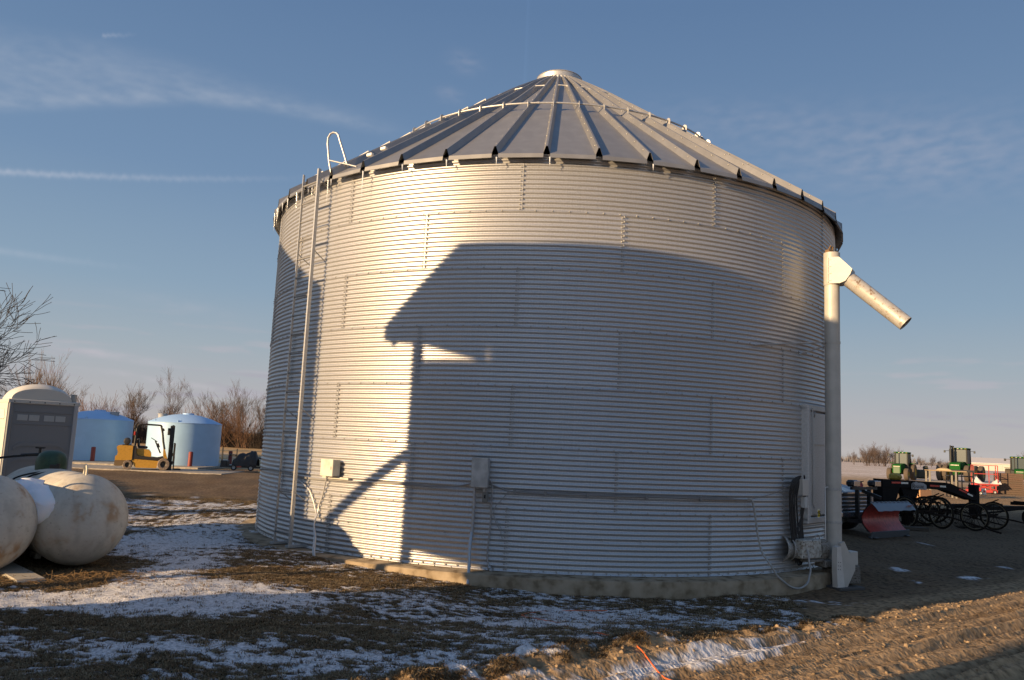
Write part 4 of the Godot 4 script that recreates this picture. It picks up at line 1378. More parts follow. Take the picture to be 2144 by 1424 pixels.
func wheel(o: Node3D, called: String, at: Vector3, r: float, w: float, rim: Material, tyre: Material, turn := 0.0) -> void:
	var b := Basis(Vector3.UP, turn) * Basis(Vector3.RIGHT, PI / 2)
	var s := MB.new()
	s.lathe([Vector2(r * 0.55, -w / 2), Vector2(r * 0.93, -w / 2), Vector2(r, -w * 0.36), Vector2(r, w * 0.36), Vector2(r * 0.93, w / 2), Vector2(r * 0.55, w / 2)], 28, Transform3D(b, at))
	var t := obj(called, s, tyre, o)
	s = MB.new()
	s.lathe([Vector2(r * 0.56, -w * 0.47), Vector2(r * 0.5, -w * 0.40), Vector2(r * 0.25, -w * 0.2), Vector2(0, -w * 0.25)], 20, Transform3D(b, at))
	s.lathe([Vector2(0, w * 0.3), Vector2(r * 0.2, w * 0.28), Vector2(r * 0.25, w * 0.2), Vector2(r * 0.5, w * 0.40), Vector2(r * 0.56, w * 0.47)], 20, Transform3D(b, at))
	obj("rim", s, rim, t)

func make_forklift() -> void:
	var o := thing("forklift", "yellow forklift with a lowered black mast parked before the blue tanks", "forklift", Vector3(-16.9, 0.03, -36.2), deg_to_rad(23.0))
	o.scale = Vector3(0.87, 0.94, 0.9)
	var yel := textured(M(0.62, 0.33, 0.045, 0.42), ntex(0.02, 98, [[0.1, Color(0.75, 0.7, 0.6)], [0.25, grey(0.95)], [0.9, grey(1)]], 512, 4), 0.8)
	var dark := M(0.035, 0.03, 0.025, 0.55)
	var hub := M(0.05, 0.04, 0.03, 0.6)
	var mud := textured(M(0.42, 0.32, 0.24, 0.9), ntex(0.04, 99, [[0.3, grey(0.5)], [0.7, grey(1)]], 256, 4), 3.0)
	var s := MB.new()
	s.prism([Vector2(-0.60, 0.42), Vector2(-0.60, 0.62), Vector2(-0.52, 0.66), Vector2(-0.50, 0.80), Vector2(-0.57, 1.02), Vector2(-0.53, 1.10), Vector2(-0.42, 1.125), Vector2(0.18, 1.12), Vector2(0.18, 0.45), Vector2(0.0, 0.44)], -0.53, 0.53)
	obj("counterweight", s, yel, o)
	s = MB.new()
	s.prism([Vector2(-0.61, 0.20), Vector2(-0.61, 0.415), Vector2(-0.05, 0.435), Vector2(-0.23, 0.30), Vector2(-0.27, 0.17), Vector2(-0.55, 0.16)], -0.52, 0.52)
	obj("rear_bumper", s, M(0.20, 0.13, 0.06, 0.7), o)
	s = MB.new()
	s.prism([Vector2(0.185, 0.46), Vector2(0.30, 0.50), Vector2(0.9, 0.47), Vector2(1.42, 0.44), Vector2(1.36, 0.10), Vector2(0.40, 0.10), Vector2(0.29, 0.20), Vector2(0.26, 0.30)], -0.50, 0.50)
	obj("lower_body", s, yel, o)
	s = MB.new()
	s.prism([Vector2(0.19, 0.49), Vector2(0.19, 1.08), Vector2(0.33, 1.08), Vector2(0.35, 0.76), Vector2(0.45, 0.66), Vector2(1.35, 0.60), Vector2(1.62, 0.66), Vector2(1.66, 0.52), Vector2(1.40, 0.46), Vector2(0.9, 0.485), Vector2(0.30, 0.515)], -0.51, 0.51)
	obj("side_frame", s, dark, o)
	s = MB.new()
	s.prism([Vector2(0.355, 1.0), Vector2(0.92, 0.96), Vector2(1.0, 0.88), Vector2(1.05, 0.78), Vector2(1.06, 0.62), Vector2(0.46, 0.67), Vector2(0.36, 0.77)], -0.42, 0.42)
	obj("seat_hood", s, yel, o)
	s = MB.new()
	s.box(Vector3(0.62, 1.06, 0), Vector3(0.46, 0.12, 0.46), Basis(Vector3.FORWARD, 0.06), 0.04)
	s.box(Vector3(0.40, 1.27, 0), Vector3(0.11, 0.42, 0.44), Basis(Vector3.FORWARD, -0.15), 0.04)
	obj("seat", s, black, o)
	s = MB.new()
	s.tube([Vector3(1.48, 0.80, 0), Vector3(1.18, 1.38, 0)], 0.035, 8)
	s.box(Vector3(1.33, 1.16, 0.0), Vector3(0.14, 0.22, 0.16), Basis(Vector3.FORWARD, -0.45), 0.02)
	obj("steering_column", s, dark, o)
	s = MB.new()
	var ring := []
	var wb := Basis(Vector3.FORWARD, 0.50)
	for k in 21: ring.append(Vector3(1.13, 1.43, 0) + wb * Vector3(0.17 * cos(TAU * k / 20), 0, 0.17 * sin(TAU * k / 20)))
	s.tube(ring, 0.016, 6, false)
	s.tube([ring[0], ring[10]], 0.012, 5)
	obj("steering_wheel", s, black, o)
	s = MB.new()
	for z in [-0.46, 0.46]:
		s.tube([Vector3(0.22, 0.6, z), Vector3(0.25, 1.6, z), Vector3(0.27, 1.98, z), Vector3(0.33, 2.10, z), Vector3(0.46, 2.15, z), Vector3(1.38, 2.13, z), Vector3(1.44, 2.06, z)], 0.042, 8)
		s.tube([Vector3(1.40, 2.10, z), Vector3(1.50, 1.75, z), Vector3(1.57, 1.35, z), Vector3(1.66, 1.0, z)], 0.05, 8)
	for k in 8:
		s.box(Vector3(0.44 + 0.13 * k, 2.14, 0), Vector3(0.035, 0.03, 0.92))
	obj("overhead_guard", s, dark, o)
	s = MB.new()
	for z in [-0.45, 0.45]:
		s.prism([Vector2(1.60, 1.03), Vector2(1.67, 1.03), Vector2(1.86, 0.50), Vector2(1.70, 0.44), Vector2(1.62, 0.70)], z - 0.05, z + 0.05)
	obj("front_cowl", s, yel, o)
	s = MB.new()
	s.tube([Vector3(-0.13, 1.32, -0.40), Vector3(-0.13, 1.32, 0.34)], 0.165, 20)
	s.lathe([Vector2(0.165, 0.34), Vector2(0.12, 0.42), Vector2(0.0, 0.43)], 20, Transform3D(Basis(Vector3.RIGHT, PI / 2), Vector3(-0.13, 1.32, 0)))
	obj("gas_bottle", s, M(0.06, 0.055, 0.05, 0.5, 0.3), o)
	s = MB.new()
	s.box(Vector3(-0.13, 1.14, 0), Vector3(0.42, 0.04, 0.5), Basis(), 0.01)
	s.box(Vector3(0.20, 1.75, 0.44), Vector3(0.08, 0.34, 0.06), Basis(), 0.01)
	obj("bottle_cradle", s, dark, o)
	s = MB.new()
	s.box(Vector3(0.19, 1.70, 0.48), Vector3(0.07, 0.18, 0.06), Basis(), 0.012)
	obj("tail_lamp", s, M(0.45, 0.03, 0.02, 0.3), o)
	s = MB.new()
	s.box(Vector3(1.53, 1.93, 0.50), Vector3(0.08, 0.14, 0.05), Basis(Vector3.FORWARD, -0.5), 0.012)
	s.box(Vector3(0.17, 2.02, 0.46), Vector3(0.1, 0.14, 0.1), Basis(), 0.015)
	obj("work_lamp", s, dark, o)
	s = MB.new()
	for z in [-0.30, -0.20, 0.20, 0.30]:
		s.box(Vector3(1.96, 1.08, z), Vector3(0.22, 2.12, 0.07), Basis(), 0.008)
	for y in [0.3, 1.2, 1.95, 2.12]:
		s.box(Vector3(1.98, y, 0), Vector3(0.10, 0.10, 0.6))
	s.tube([Vector3(1.96, 0.2, 0.1), Vector3(1.96, 1.9, 0.1)], 0.045, 8)
	s.tube([Vector3(1.96, 0.2, -0.1), Vector3(1.96, 1.9, -0.1)], 0.045, 8)
	s.box(Vector3(1.86, 1.85, 0.05), Vector3(0.26, 0.34, 0.36), Basis(), 0.02)
	obj("mast", s, M(0.02, 0.02, 0.018, 0.55), o)
	s = MB.new()
	for y in [0.35, 0.75]:
		s.box(Vector3(2.10, y, 0), Vector3(0.06, 0.14, 0.95))
	for k in 6:
		s.box(Vector3(2.14, 0.82, -0.44 + 0.176 * k), Vector3(0.09, 0.95, 0.09))
	s.box(Vector3(2.12, 1.29, 0), Vector3(0.05, 0.05, 0.96))
	obj("load_backrest", s, dark, o)
	for z in [-0.28, 0.28]:
		s = MB.new()
		s.box(Vector3(2.17, 0.36, z), Vector3(0.05, 0.64, 0.12))
		s.box(Vector3(2.34, 0.06, z), Vector3(0.38, 0.045, 0.12))
		obj("fork", s, dark, o)
	for z in [-0.44, 0.44]:
		wheel(o, "rear_wheel", Vector3(0, 0.225, z), 0.225, 0.2, hub, mud)
		wheel(o, "front_wheel", Vector3(1.68, 0.29, z), 0.29, 0.24, hub, mud)

func make_left_yard() -> void:
	# engine on a small trailer, wrapped in black cover
	var o := thing("covered_engine", "black tarpaulin covered engine on a low trailer beside the sunlit blue tank", "covered engine", Vector3(-13.25, 0.06, -39.2), 0.1)
	var rows := []
	for i in 21:
		var u := i / 20.0
		var row := []
		var top := 0.30 + 0.30 * smoothstep(0.0, 0.25, u) + 0.12 * smoothstep(0.45, 0.8, u) - 0.35 * smoothstep(0.88, 1.0, u)
		for j in 17:
			var a := PI * j / 16.0
			var fold := 1.0 + 0.12 * n_mid.get_noise_2d(u * 3.0, a)
			row.append(Vector3(0.05 + 1.15 * u, 0.22 + sin(a) * top * fold, -cos(a) * 0.38 * fold))
		rows.append(row)
	var s := MB.new()
	s.sheet(rows, Vector3(0.6, 0.2, 0))
	obj("tarpaulin", s, M(0.018, 0.017, 0.017, 0.6), o)
	s = MB.new()
	s.box(Vector3(0.45, 0.17, 0.3), Vector3(1.9, 0.07, 0.07))
	s.box(Vector3(0.45, 0.17, -0.3), Vector3(1.9, 0.07, 0.07))
	s.box(Vector3(-0.35, 0.3, 0), Vector3(0.3, 0.3, 0.6), Basis(), 0.03)
	s.box(Vector3(-0.45, 0.62, 0.25), Vector3(0.06, 0.9, 0.06))
	s.box(Vector3(0.12, 0.62, -0.2), Vector3(0.05, 0.8, 0.05))
	s.box(Vector3(0.0, 0.72, 0.1), Vector3(0.34, 0.10, 0.2), Basis(Vector3.FORWARD, 0.15), 0.02)
	obj("frame", s, M(0.03, 0.028, 0.026, 0.6), o)
	for x in [0.15, 0.95]:
		wheel(o, "wheel", Vector3(x, 0.14, 0.34), 0.14, 0.1, dull, rubber)
	s = MB.new()
	s.box(Vector3(0.35, 0.2, 0.36), Vector3(0.3, 0.1, 0.02))
	obj("reflector", s, M(0.4, 0.06, 0.03, 0.5), o)
	# long dark tube and a dark drum at the field edge
	s = MB.new()
	s.tube([Vector3(-14.8, 0.45, -47.5), Vector3(-12.0, 0.36, -46.5), Vector3(-8.0, 0.22, -45.0)], 0.06, 8)
	single("dark_tube", s, M(0.10, 0.11, 0.13, 0.5, 0.3), "long dark tube lying along the edge of the straw field", "pipe")
	s = MB.new()
	s.tube([Vector3(-9.95, 0.35, -36.2), Vector3(-9.0, 0.35, -36.0)], 0.24, 18)
	s.tube([Vector3(-11.6, 0.10, -38.0), Vector3(-8.8, 0.10, -36.2)], 0.035, 6)
	single("steel_drum", s, M(0.02, 0.02, 0.02, 0.6), "dark drum lying at the edge of the bin on the left", "drum")

# ---------------------------------------------------------------- right side
func make_truck() -> void:
	var o := thing("pickup_truck", "dark pickup truck with a red snow plow, mostly hidden behind the bin", "pickup truck", Vector3(9.62, 0.0, -20.42), yaw(Vector3(0.62, 0, 0.785)))
	var paint := M(0.10, 0.13, 0.17, 0.12, 0.3, 0.8)
	var chrome := M(0.55, 0.56, 0.58, 0.15, 0.9)
	var dark := M(0.012, 0.012, 0.013, 0.4)
	var s := MB.new()
	var rows := []
	for i in 9:
		var u := i / 8.0
		var row := []
		for j in 13:
			var w := j / 12.0 * 2.0 - 1.0
			row.append(Vector3(-0.82 - 1.25 * u - 0.14 * w * w * (1.0 - u), 1.10 + 0.16 * u - 0.05 * w * w * w * w + 0.05 * exp(-pow((absf(w) - 0.5) / 0.12, 2.0)) - 0.10 * pow(1.0 - u, 4.0), w * 0.86))
		rows.append(row)
	s.sheet(rows, Vector3(-1.5, 0, 0))
	obj("hood", s, paint, o)
	s = MB.new()
	for sd in [-1.0, 1.0]:
		s.prism([Vector2(-0.95, 0.55), Vector2(-0.93, 1.08), Vector2(-2.1, 1.22), Vector2(-2.1, 0.6), Vector2(-1.98, 0.6), Vector2(-1.9, 0.82), Vector2(-1.7, 0.95), Vector2(-1.45, 0.95), Vector2(-1.25, 0.82), Vector2(-1.17, 0.55)], sd * 0.84 - 0.14, sd * 0.84 + 0.14)
	obj("fender", s, paint, o)
	s = MB.new()
	s.prism([Vector2(-2.05, 0.5), Vector2(-2.05, 1.22), Vector2(-2.65, 1.78), Vector2(-3.9, 1.80), Vector2(-4.0, 1.22), Vector2(-5.9, 1.22), Vector2(-5.95, 0.55)], -0.95, 0.95)
	obj("cab_and_bed", s, paint, o)
	s = MB.new()
	s.box(Vector3(-2.36, 1.51, 0), Vector3(0.02, 0.62, 1.5), Basis(Vector3.FORWARD, -0.82), 0.005)
	obj("windscreen", s, M(0.02, 0.025, 0.03, 0.08), o)
	s = MB.new()
	s.box(Vector3(-0.86, 0.83, 0), Vector3(0.1, 0.46, 1.5), Basis(), 0.02)
	obj("radiator", s, dark, o)
	s = MB.new()
	for y in [0.62, 0.72, 0.82, 0.92, 1.03]:
		s.box(Vector3(-0.80, y, 0), Vector3(0.04, 0.028 if y > 0.63 and y < 1.0 else 0.05, 1.46), Basis(), 0.008)
	obj("grille", s, chrome, o)
	for sd in [-1.0, 1.0]:
		s = MB.new()
		s.box(Vector3(-0.86, 0.86, sd * 0.80), Vector3(0.1, 0.24, 0.22), Basis(), 0.03)
		obj("headlight", s, M(0.35, 0.37, 0.40, 0.1, 0.4), o)
	s = MB.new()
	s.box(Vector3(-0.76, 0.50, 0), Vector3(0.16, 0.16, 1.86), Basis(), 0.03)
	obj("bumper", s, chrome, o)
	for q in [[-1.57, 0.82], [-1.57, -0.82], [-4.9, 0.82], [-4.9, -0.82]]:
		wheel(o, "wheel", Vector3(q[0], 0.39, q[1]), 0.39, 0.27, dull, rubber)
	# plow: curved blade, rubber flap, cutting edge, lift frame and lamps
	var plow := Node3D.new()
	plow.name = "snow_plow"
	o.add_child(plow)
	s = MB.new()
	rows = []
	for i in 15:
		var t := i / 14.0
		var y := 0.13 + 0.70 * t
		var x := 0.06 - 0.95 * t * (1.0 - t) + 0.03 * t
		rows.append([Vector3(x, y, -0.92), Vector3(x, y, -0.3), Vector3(x, y, 0.3), Vector3(x, y, 0.92)])
	s.sheet(rows, Vector3(-3, 0.4, 0))
	var back := []
	for r in rows:
		var b := []
		for p in r: b.append(p - Vector3(0.02, 0, 0))
		back.append(b)
	s.sheet(back, Vector3(3, 0.4, 0))
	obj("blade", s, textured(M(0.42, 0.055, 0.045, 0.4, 0.1), ntex(0.02, 101, [[0.2, Color(0.72, 0.6, 0.6)], [0.6, grey(0.95)], [0.9, grey(1)]], 512, 5), 0.8), plow)
	s = MB.new()
	s.box(Vector3(0.075, 0.08, 0), Vector3(0.03, 0.17, 1.9), Basis(Vector3.FORWARD, 0.25), 0.005)
	s.box(Vector3(0.05, 0.02, 0.8), Vector3(0.2, 0.03, 0.16), Basis(), 0.01)
	s.box(Vector3(0.05, 0.02, -0.8), Vector3(0.2, 0.03, 0.16), Basis(), 0.01)
	obj("cutting_edge", s, M(0.10, 0.11, 0.12, 0.6, 0.4), plow)
	s = MB.new()
	rows = []
	for i in 5:
		var t := i / 4.0
		var row := []
		for j in 13:
			var z := -0.97 + 1.94 * j / 12.0
			row.append(Vector3(0.07 + 0.20 * t, 0.87 - 0.12 * t - 0.08 * t * t + 0.008 * sin(j * 2.1) * t, z))
		rows.append(row)
	s.sheet(rows, Vector3(0, 0, 0))
	for j in 9: s.box(Vector3(0.08, 0.875, -0.86 + 0.215 * j), Vector3(0.05, 0.012, 0.12), Basis(), 0.003)
	obj("rubber_flap", s, M(0.16, 0.185, 0.215, 0.45), plow)
	s = MB.new()
	s.box(Vector3(0.205, 0.765, -0.72), Vector3(0.012, 0.13, 0.26), Basis(Vector3.FORWARD, 1.0), 0.002)
	obj("decal", s, M(0.5, 0.33, 0.36, 0.5), plow)
	s = MB.new()
	for z in [-0.8, -0.4, 0.0, 0.4, 0.8]:
		s.prism([Vector2(-0.02, 0.15), Vector2(-0.25, 0.45), Vector2(-0.0, 0.82), Vector2(-0.06, 0.82), Vector2(-0.33, 0.45), Vector2(-0.1, 0.15)], z - 0.015, z + 0.015)
	s.box(Vector3(-0.5, 0.34, 0.35), Vector3(0.6, 0.09, 0.09), Basis(Vector3.UP, 0.35))
	s.box(Vector3(-0.5, 0.34, -0.35), Vector3(0.6, 0.09, 0.09), Basis(Vector3.UP, -0.35))
	s.box(Vector3(-0.62, 0.75, 0.30), Vector3(0.09, 0.9, 0.07))
	s.box(Vector3(-0.62, 0.75, -0.30), Vector3(0.09, 0.9, 0.07))
	s.box(Vector3(-0.60, 1.16, 0), Vector3(0.07, 0.07, 1.25))
	s.box(Vector3(-0.40, 1.02, 0), Vector3(0.5, 0.08, 0.08), Basis(Vector3.FORWARD, 0.3))
	obj("lift_frame", s, M(0.014, 0.014, 0.015, 0.5), plow)
	for z in [-0.53, 0.53]:
		s = MB.new()
		s.box(Vector3(-0.62, 1.285, z), Vector3(0.22, 0.17, 0.32), Basis(), 0.05)
		obj("plow_lamp", s, M(0.015, 0.015, 0.016, 0.35), plow)
		s = MB.new()
		s.box(Vector3(-0.50, 1.285, z), Vector3(0.03, 0.145, 0.29), Basis(), 0.012)
		obj("plow_lens", s, M(0.55, 0.58, 0.62, 0.08, 0.85), plow)

func make_trailer() -> void:
	var o := thing("gooseneck_trailer", "black gooseneck trailer neck with red and white reflective tape", "trailer", Vector3(11.05, 0.0, -24.0), yaw(Vector3(0.849, 0, -0.528)))
	o.scale = Vector3(1, 0.86, 1)
	var dark := M(0.005, 0.005, 0.006, 0.6, 0.0, 0.2)
	var s := MB.new()
	s.prism([Vector2(0, 1.58), Vector2(3.30, 1.50), Vector2(3.65, 1.46), Vector2(5.15, 1.02), Vector2(5.15, 0.86), Vector2(4.9, 0.86), Vector2(3.35, 1.22), Vector2(1.9, 1.29), Vector2(0, 1.31)], -0.16, 0.16)
	obj("neck_beam", s, dark, o)
	s = MB.new()
	s.prism([Vector2(0.0, 1.32), Vector2(0.88, 1.315), Vector2(0.56, 0.62), Vector2(0.36, 0.42), Vector2(0.02, 0.60)], -0.18, 0.14)
	obj("nose_gusset", s, dark, o)
	s = MB.new()
	s.prism([Vector2(0.98, 1.315), Vector2(1.98, 1.29), Vector2(1.62, 0.62), Vector2(1.54, 0.32), Vector2(1.16, 0.30), Vector2(1.14, 1.0)], -0.06, 0.10)
	obj("jack_gusset", s, dark, o)
	s = MB.new()
	s.box(Vector3(0.5, 0.30, 0), Vector3(0.22, 0.62, 0.22), Basis(), 0.02)
	s.box(Vector3(1.36, 0.16, 0), Vector3(0.18, 0.34, 0.18), Basis(), 0.02)
	obj("coupler", s, dark, o)
	s = MB.new()
	s.box(Vector3(5.22, 0.86, 0.0), Vector3(0.22, 1.16, 0.26), Basis(), 0.015)
	s.box(Vector3(5.24, 0.40, 0.0), Vector3(0.12, 0.5, 0.14), Basis(), 0.01)
	obj("riser_post", s, dark, o)
	s = MB.new()
	s.box(Vector3(7.0, 0.55, -0.9), Vector3(3.4, 0.16, 0.12))
	s.box(Vector3(7.0, 0.55, 0.0), Vector3(3.4, 0.16, 0.12))
	obj("deck_rail", s, dark, o)
	var red := M(0.50, 0.02, 0.015, 0.3)
	var white := M(0.72, 0.70, 0.62, 0.3)
	var slope := atan2(1.02 - 1.46, 1.5)
	for q in [[0.42, 0.88, 1.465, 0.0, 0], [0.90, 1.26, 1.455, 0.0, 1], [2.42, 2.94, 1.375, -0.025, 0], [2.96, 3.30, 1.36, -0.025, 1], [4.05, 4.52, 1.20, slope, 0], [4.54, 4.86, 1.066, slope, 1]]:
		s = MB.new()
		s.box(Vector3((q[0] + q[1]) / 2.0, q[2], 0.163), Vector3(q[1] - q[0], 0.062, 0.006), Basis(Vector3.BACK, q[3]))
		obj("red_tape" if q[4] == 0 else "white_tape", s, red if q[4] == 0 else white, o)
	s = MB.new()
	var plate := []
	for q in [[1.42, 1.255], [1.43, 1.44], [1.50, 1.475], [1.60, 1.49], [1.66, 1.515], [1.72, 1.50], [1.78, 1.475], [1.90, 1.485], [1.97, 1.475], [2.04, 1.47], [2.20, 1.40], [2.22, 1.235]]: plate.append(Vector2(q[0], q[1]))
	s.prism(plate, 0.163, 0.176)
	obj("name_plate", s, M(0.25, 0.29, 0.33, 0.35, 0.2), o)
	var ink := M(0.015, 0.018, 0.022, 0.5)
	lettering("R", 0.20, Vector3(1.505, 1.355, 0.1772), ink, o)
	lettering("IDGELINE", 0.092, Vector3(1.80, 1.335, 0.1772), ink, o)
	s = MB.new()
	s.prism([Vector2(1.55, 1.295), Vector2(1.85, 1.305), Vector2(2.20, 1.262), Vector2(1.86, 1.289)], 0.1765, 0.1785)
	obj("swoosh", s, ink, o)
	s = MB.new()
	s.box(Vector3(0, 0, 0), Vector3(0.32, 0.19, 0.28), Basis(), 0.05)
	s.box(Vector3(0, 0.0, 0.17), Vector3(0.16, 0.05, 0.02), Basis(), 0.008)
	var c := single("yellow_case", s, M(0.30, 0.22, 0.02, 0.5), "dull yellow tool case lying on top of the black trailer neck", "tool case")
	c.position = o.transform * Vector3(0.86, 1.66, 0.0)
	c.rotation.y = o.rotation.y
	s = MB.new()
	s.tube([Vector3(2.05, 1.28, 0.0), Vector3(2.0, 0.95, 0.05), Vector3(2.02, 0.72, 0.1), Vector3(2.3, 0.62, 0.2)], 0.016, 6)
	obj("safety_chain", s, dark, o)

func rake_parts(o: Node3D) -> void:
	var rust := M(0.020, 0.015, 0.012, 0.9, 0, 0.15)
	var tyre := M(0.016, 0.014, 0.012, 0.85, 0, 0.2)
	for x in [0.0, 1.38]:
		var w := Node3D.new()
		w.name = "wheel"
		o.add_child(w, true)
		var s := MB.new()
		var ring := []
		for k in 33: ring.append(Vector3(x, 0.48 + 0.455 * sin(TAU * k / 32), 0.455 * cos(TAU * k / 32)))
		s.tube(ring, 0.030, 8, false)
		obj("tyre", s, tyre, w)
		s = MB.new()
		ring = []
		for k in 33: ring.append(Vector3(x, 0.48 + 0.415 * sin(TAU * k / 32), 0.415 * cos(TAU * k / 32)))
		s.tube(ring, 0.016, 6, false)
		obj("rim", s, M(0.13, 0.105, 0.06, 0.7), w)
		s = MB.new()
		s.tube([Vector3(x - 0.08, 0.48, 0), Vector3(x + 0.08, 0.48, 0)], 0.055, 12)
		obj("hub", s, rust, w)
		for k in 12:
			s = MB.new()
			var a := TAU * k / 12
			s.tube([Vector3(x + (0.04 if k % 2 == 0 else -0.04), 0.48, 0), Vector3(x, 0.48 + 0.41 * sin(a), 0.41 * cos(a))], 0.009, 5)
			obj("spoke", s, rust, w)
	var f := MB.new()
	f.box(Vector3(0.69, 0.52, 0), Vector3(1.9, 0.06, 0.06))
	f.box(Vector3(0.69, 0.78, -0.18), Vector3(1.7, 0.05, 0.05))
	f.tube([Vector3(0.3, 0.52, 0), Vector3(0.35, 0.82, -0.2), Vector3(0.4, 0.98, -0.3)], 0.02, 6)
	f.tube([Vector3(1.1, 0.52, 0), Vector3(1.05, 0.82, -0.2), Vector3(1.3, 1.05, 0.2)], 0.02, 6)
	f.tube([Vector3(0.69, 0.52, 0), Vector3(0.9, 0.40, 0.9), Vector3(1.2, 0.12, 2.2)], 0.028, 6)
	f.tube([Vector3(0.2, 0.52, 0), Vector3(0.8, 0.42, 0.9)], 0.02, 6)
	obj("frame", f, rust, o)
	for k in 15:
		var s := MB.new()
		var x := -0.05 + 0.105 * k
		var pts := []
		for q in 9:
			var a := lerpf(1.9, 4.9, q / 8.0)
			pts.append(Vector3(x, 0.42 + 0.38 * sin(a), -0.42 + 0.40 * cos(a)))
		s.tube(pts, 0.0105, 4)
		obj("tine", s, rust, o)

func make_implements() -> void:
	var o := thing("hay_rake", "old rusty two wheeled hay rake before the trailer's rear post", "hay rake", Vector3(13.6, 0, -23.5), yaw(Vector3(0.82, 0, -0.57)), "old hay rakes in the shade")
	rake_parts(o)
	o.scale = Vector3.ONE * 0.86
	dup(o, "old rusty hay rake left of the other, behind the plow blade", Vector3(11.5, 0.0, -23.3), yaw(Vector3(0.9, 0, -0.3)), 0.95)
	dup(o, "third old hay rake, turned askew between the other two", Vector3(12.9, 0.0, -24.9), yaw(Vector3(0.6, 0, -0.75)), 0.9)
	o = thing("spring_harrow", "tangled dark spring tooth harrow in the shade below the trailer neck", "harrow", Vector3(11.7, 0.0, -24.1), yaw(Vector3(0.88, 0, -0.4)))
	var hm := M(0.018, 0.014, 0.012, 0.9, 0, 0.15)
	var hs := MB.new()
	for z in [-0.9, -0.45, 0.0]: hs.box(Vector3(1.2, 0.42, z), Vector3(2.9, 0.05, 0.05))
	for x in [0.0, 0.8, 1.6, 2.4]: hs.box(Vector3(x, 0.46, -0.45), Vector3(0.05, 0.05, 1.1))
	hs.tube([Vector3(0.4, 0.45, 0), Vector3(0.55, 0.8, -0.2), Vector3(1.0, 0.85, -0.3), Vector3(1.5, 0.5, -0.1)], 0.022, 6)
	hs.tube([Vector3(1.4, 0.45, 0), Vector3(1.6, 0.75, -0.2), Vector3(2.3, 0.62, -0.3), Vector3(2.9, 0.35, 0.3)], 0.02, 6)
	obj("frame", hs, hm, o)
	rng.seed = 15
	for k in 26:
		var tn := MB.new()
		var x := -0.2 + 0.115 * k
		var z0: float = [0.0, -0.45, -0.9][k % 3]
		var tp := []
		for q in 8:
			var a := lerpf(1.3, 4.6, q / 7.0)
			tp.append(Vector3(x + rng.randf_range(-0.02, 0.02), 0.28 + 0.22 * sin(a), z0 + 0.2 * cos(a)))
		tn.tube(tp, 0.011, 4)
		obj("tine", tn, hm, o)
	# disc plough at the right edge
	var rust := M(0.012, 0.010, 0.009, 0.9, 0, 0.15)
	o = thing("disc_plough", "dark disc plough standing at the right edge of the photo", "plough", Vector3(17.1, 0.0, -25.9), yaw(Vector3(0.95, 0, -0.2)))
	var s := MB.new()
	s.box(Vector3(0.9, 0.78, 0.0), Vector3(2.6, 0.10, 0.10))
	s.box(Vector3(0.9, 0.70, -0.7), Vector3(2.6, 0.10, 0.10))
	for x in [-0.2, 0.6, 1.4]: s.box(Vector3(x, 0.74, -0.35), Vector3(0.08, 0.08, 0.9))
	s.tube([Vector3(0.35, 0.78, 0), Vector3(0.45, 1.1, -0.1), Vector3(0.62, 1.42, -0.1)], 0.045, 8)
	s.tube([Vector3(0.62, 1.42, -0.1), Vector3(1.5, 0.8, -0.3)], 0.03, 6)
	s.tube([Vector3(-0.35, 0.75, 0), Vector3(0.0, 0.98, 0), Vector3(0.4, 1.02, 0)], 0.04, 8)
	obj("frame", s, rust, o)
	for k in 7:
		s = MB.new()
		var at := Vector3(-0.2 + 0.32 * k, 0.30, -0.1 - 0.1 * (k % 2))
		s.lathe([Vector2(0, 0.0), Vector2(0.12, 0.012), Vector2(0.22, 0.045), Vector2(0.29, 0.09), Vector2(0.285, 0.095), Vector2(0.1, 0.03), Vector2(0, 0.02)], 20, Transform3D(Basis(Vector3.UP, 0.4) * Basis(Vector3.BACK, PI / 2), at))
		s.tube([at, at + Vector3(0.05, 0.45, 0)], 0.028, 6)
		obj("disc", s, rust, o)
	s = MB.new()
	s.tube([Vector3(-0.5, 0.62, 0.1), Vector3(-2.0, 0.48, 0.4), Vector3(-2.4, 0.45, 0.45)], 0.03, 6)
	obj("hitch_bar", s, rust, o)
	s = MB.new()
	s.box(Vector3(-0.30, 0.66, 0.14), Vector3(0.30, 0.09, 0.02), Basis(Vector3.BACK, 0.1), 0.004)
	obj("yellow_plate", s, M(0.45, 0.42, 0.12, 0.6), o)
	s = MB.new()
	s.tube([Vector3(15.0, 0.5, -23.3), Vector3(16.6, 0.30, -22.6), Vector3(18.6, 0.05, -22.0)], 0.035, 7)
	single("drawbar", s, rust, "long dark drawbar sloping to the ground at the right edge", "drawbar")
	s = MB.new()
	s.box(Vector3.ZERO, Vector3(1.1, 0.09, 0.12), Basis(), 0.01)
	s.box(Vector3(0.1, 0.0, -0.25), Vector3(0.9, 0.08, 0.1), Basis(Vector3.UP, 0.1), 0.01)
	var t := single("timber", s, M(0.055, 0.045, 0.035, 0.9), "weathered timbers lying on the dirt behind the plow blade", "timber")
	t.position = Vector3(11.2, 0.06, -22.6)
	t.rotation.y = -0.15

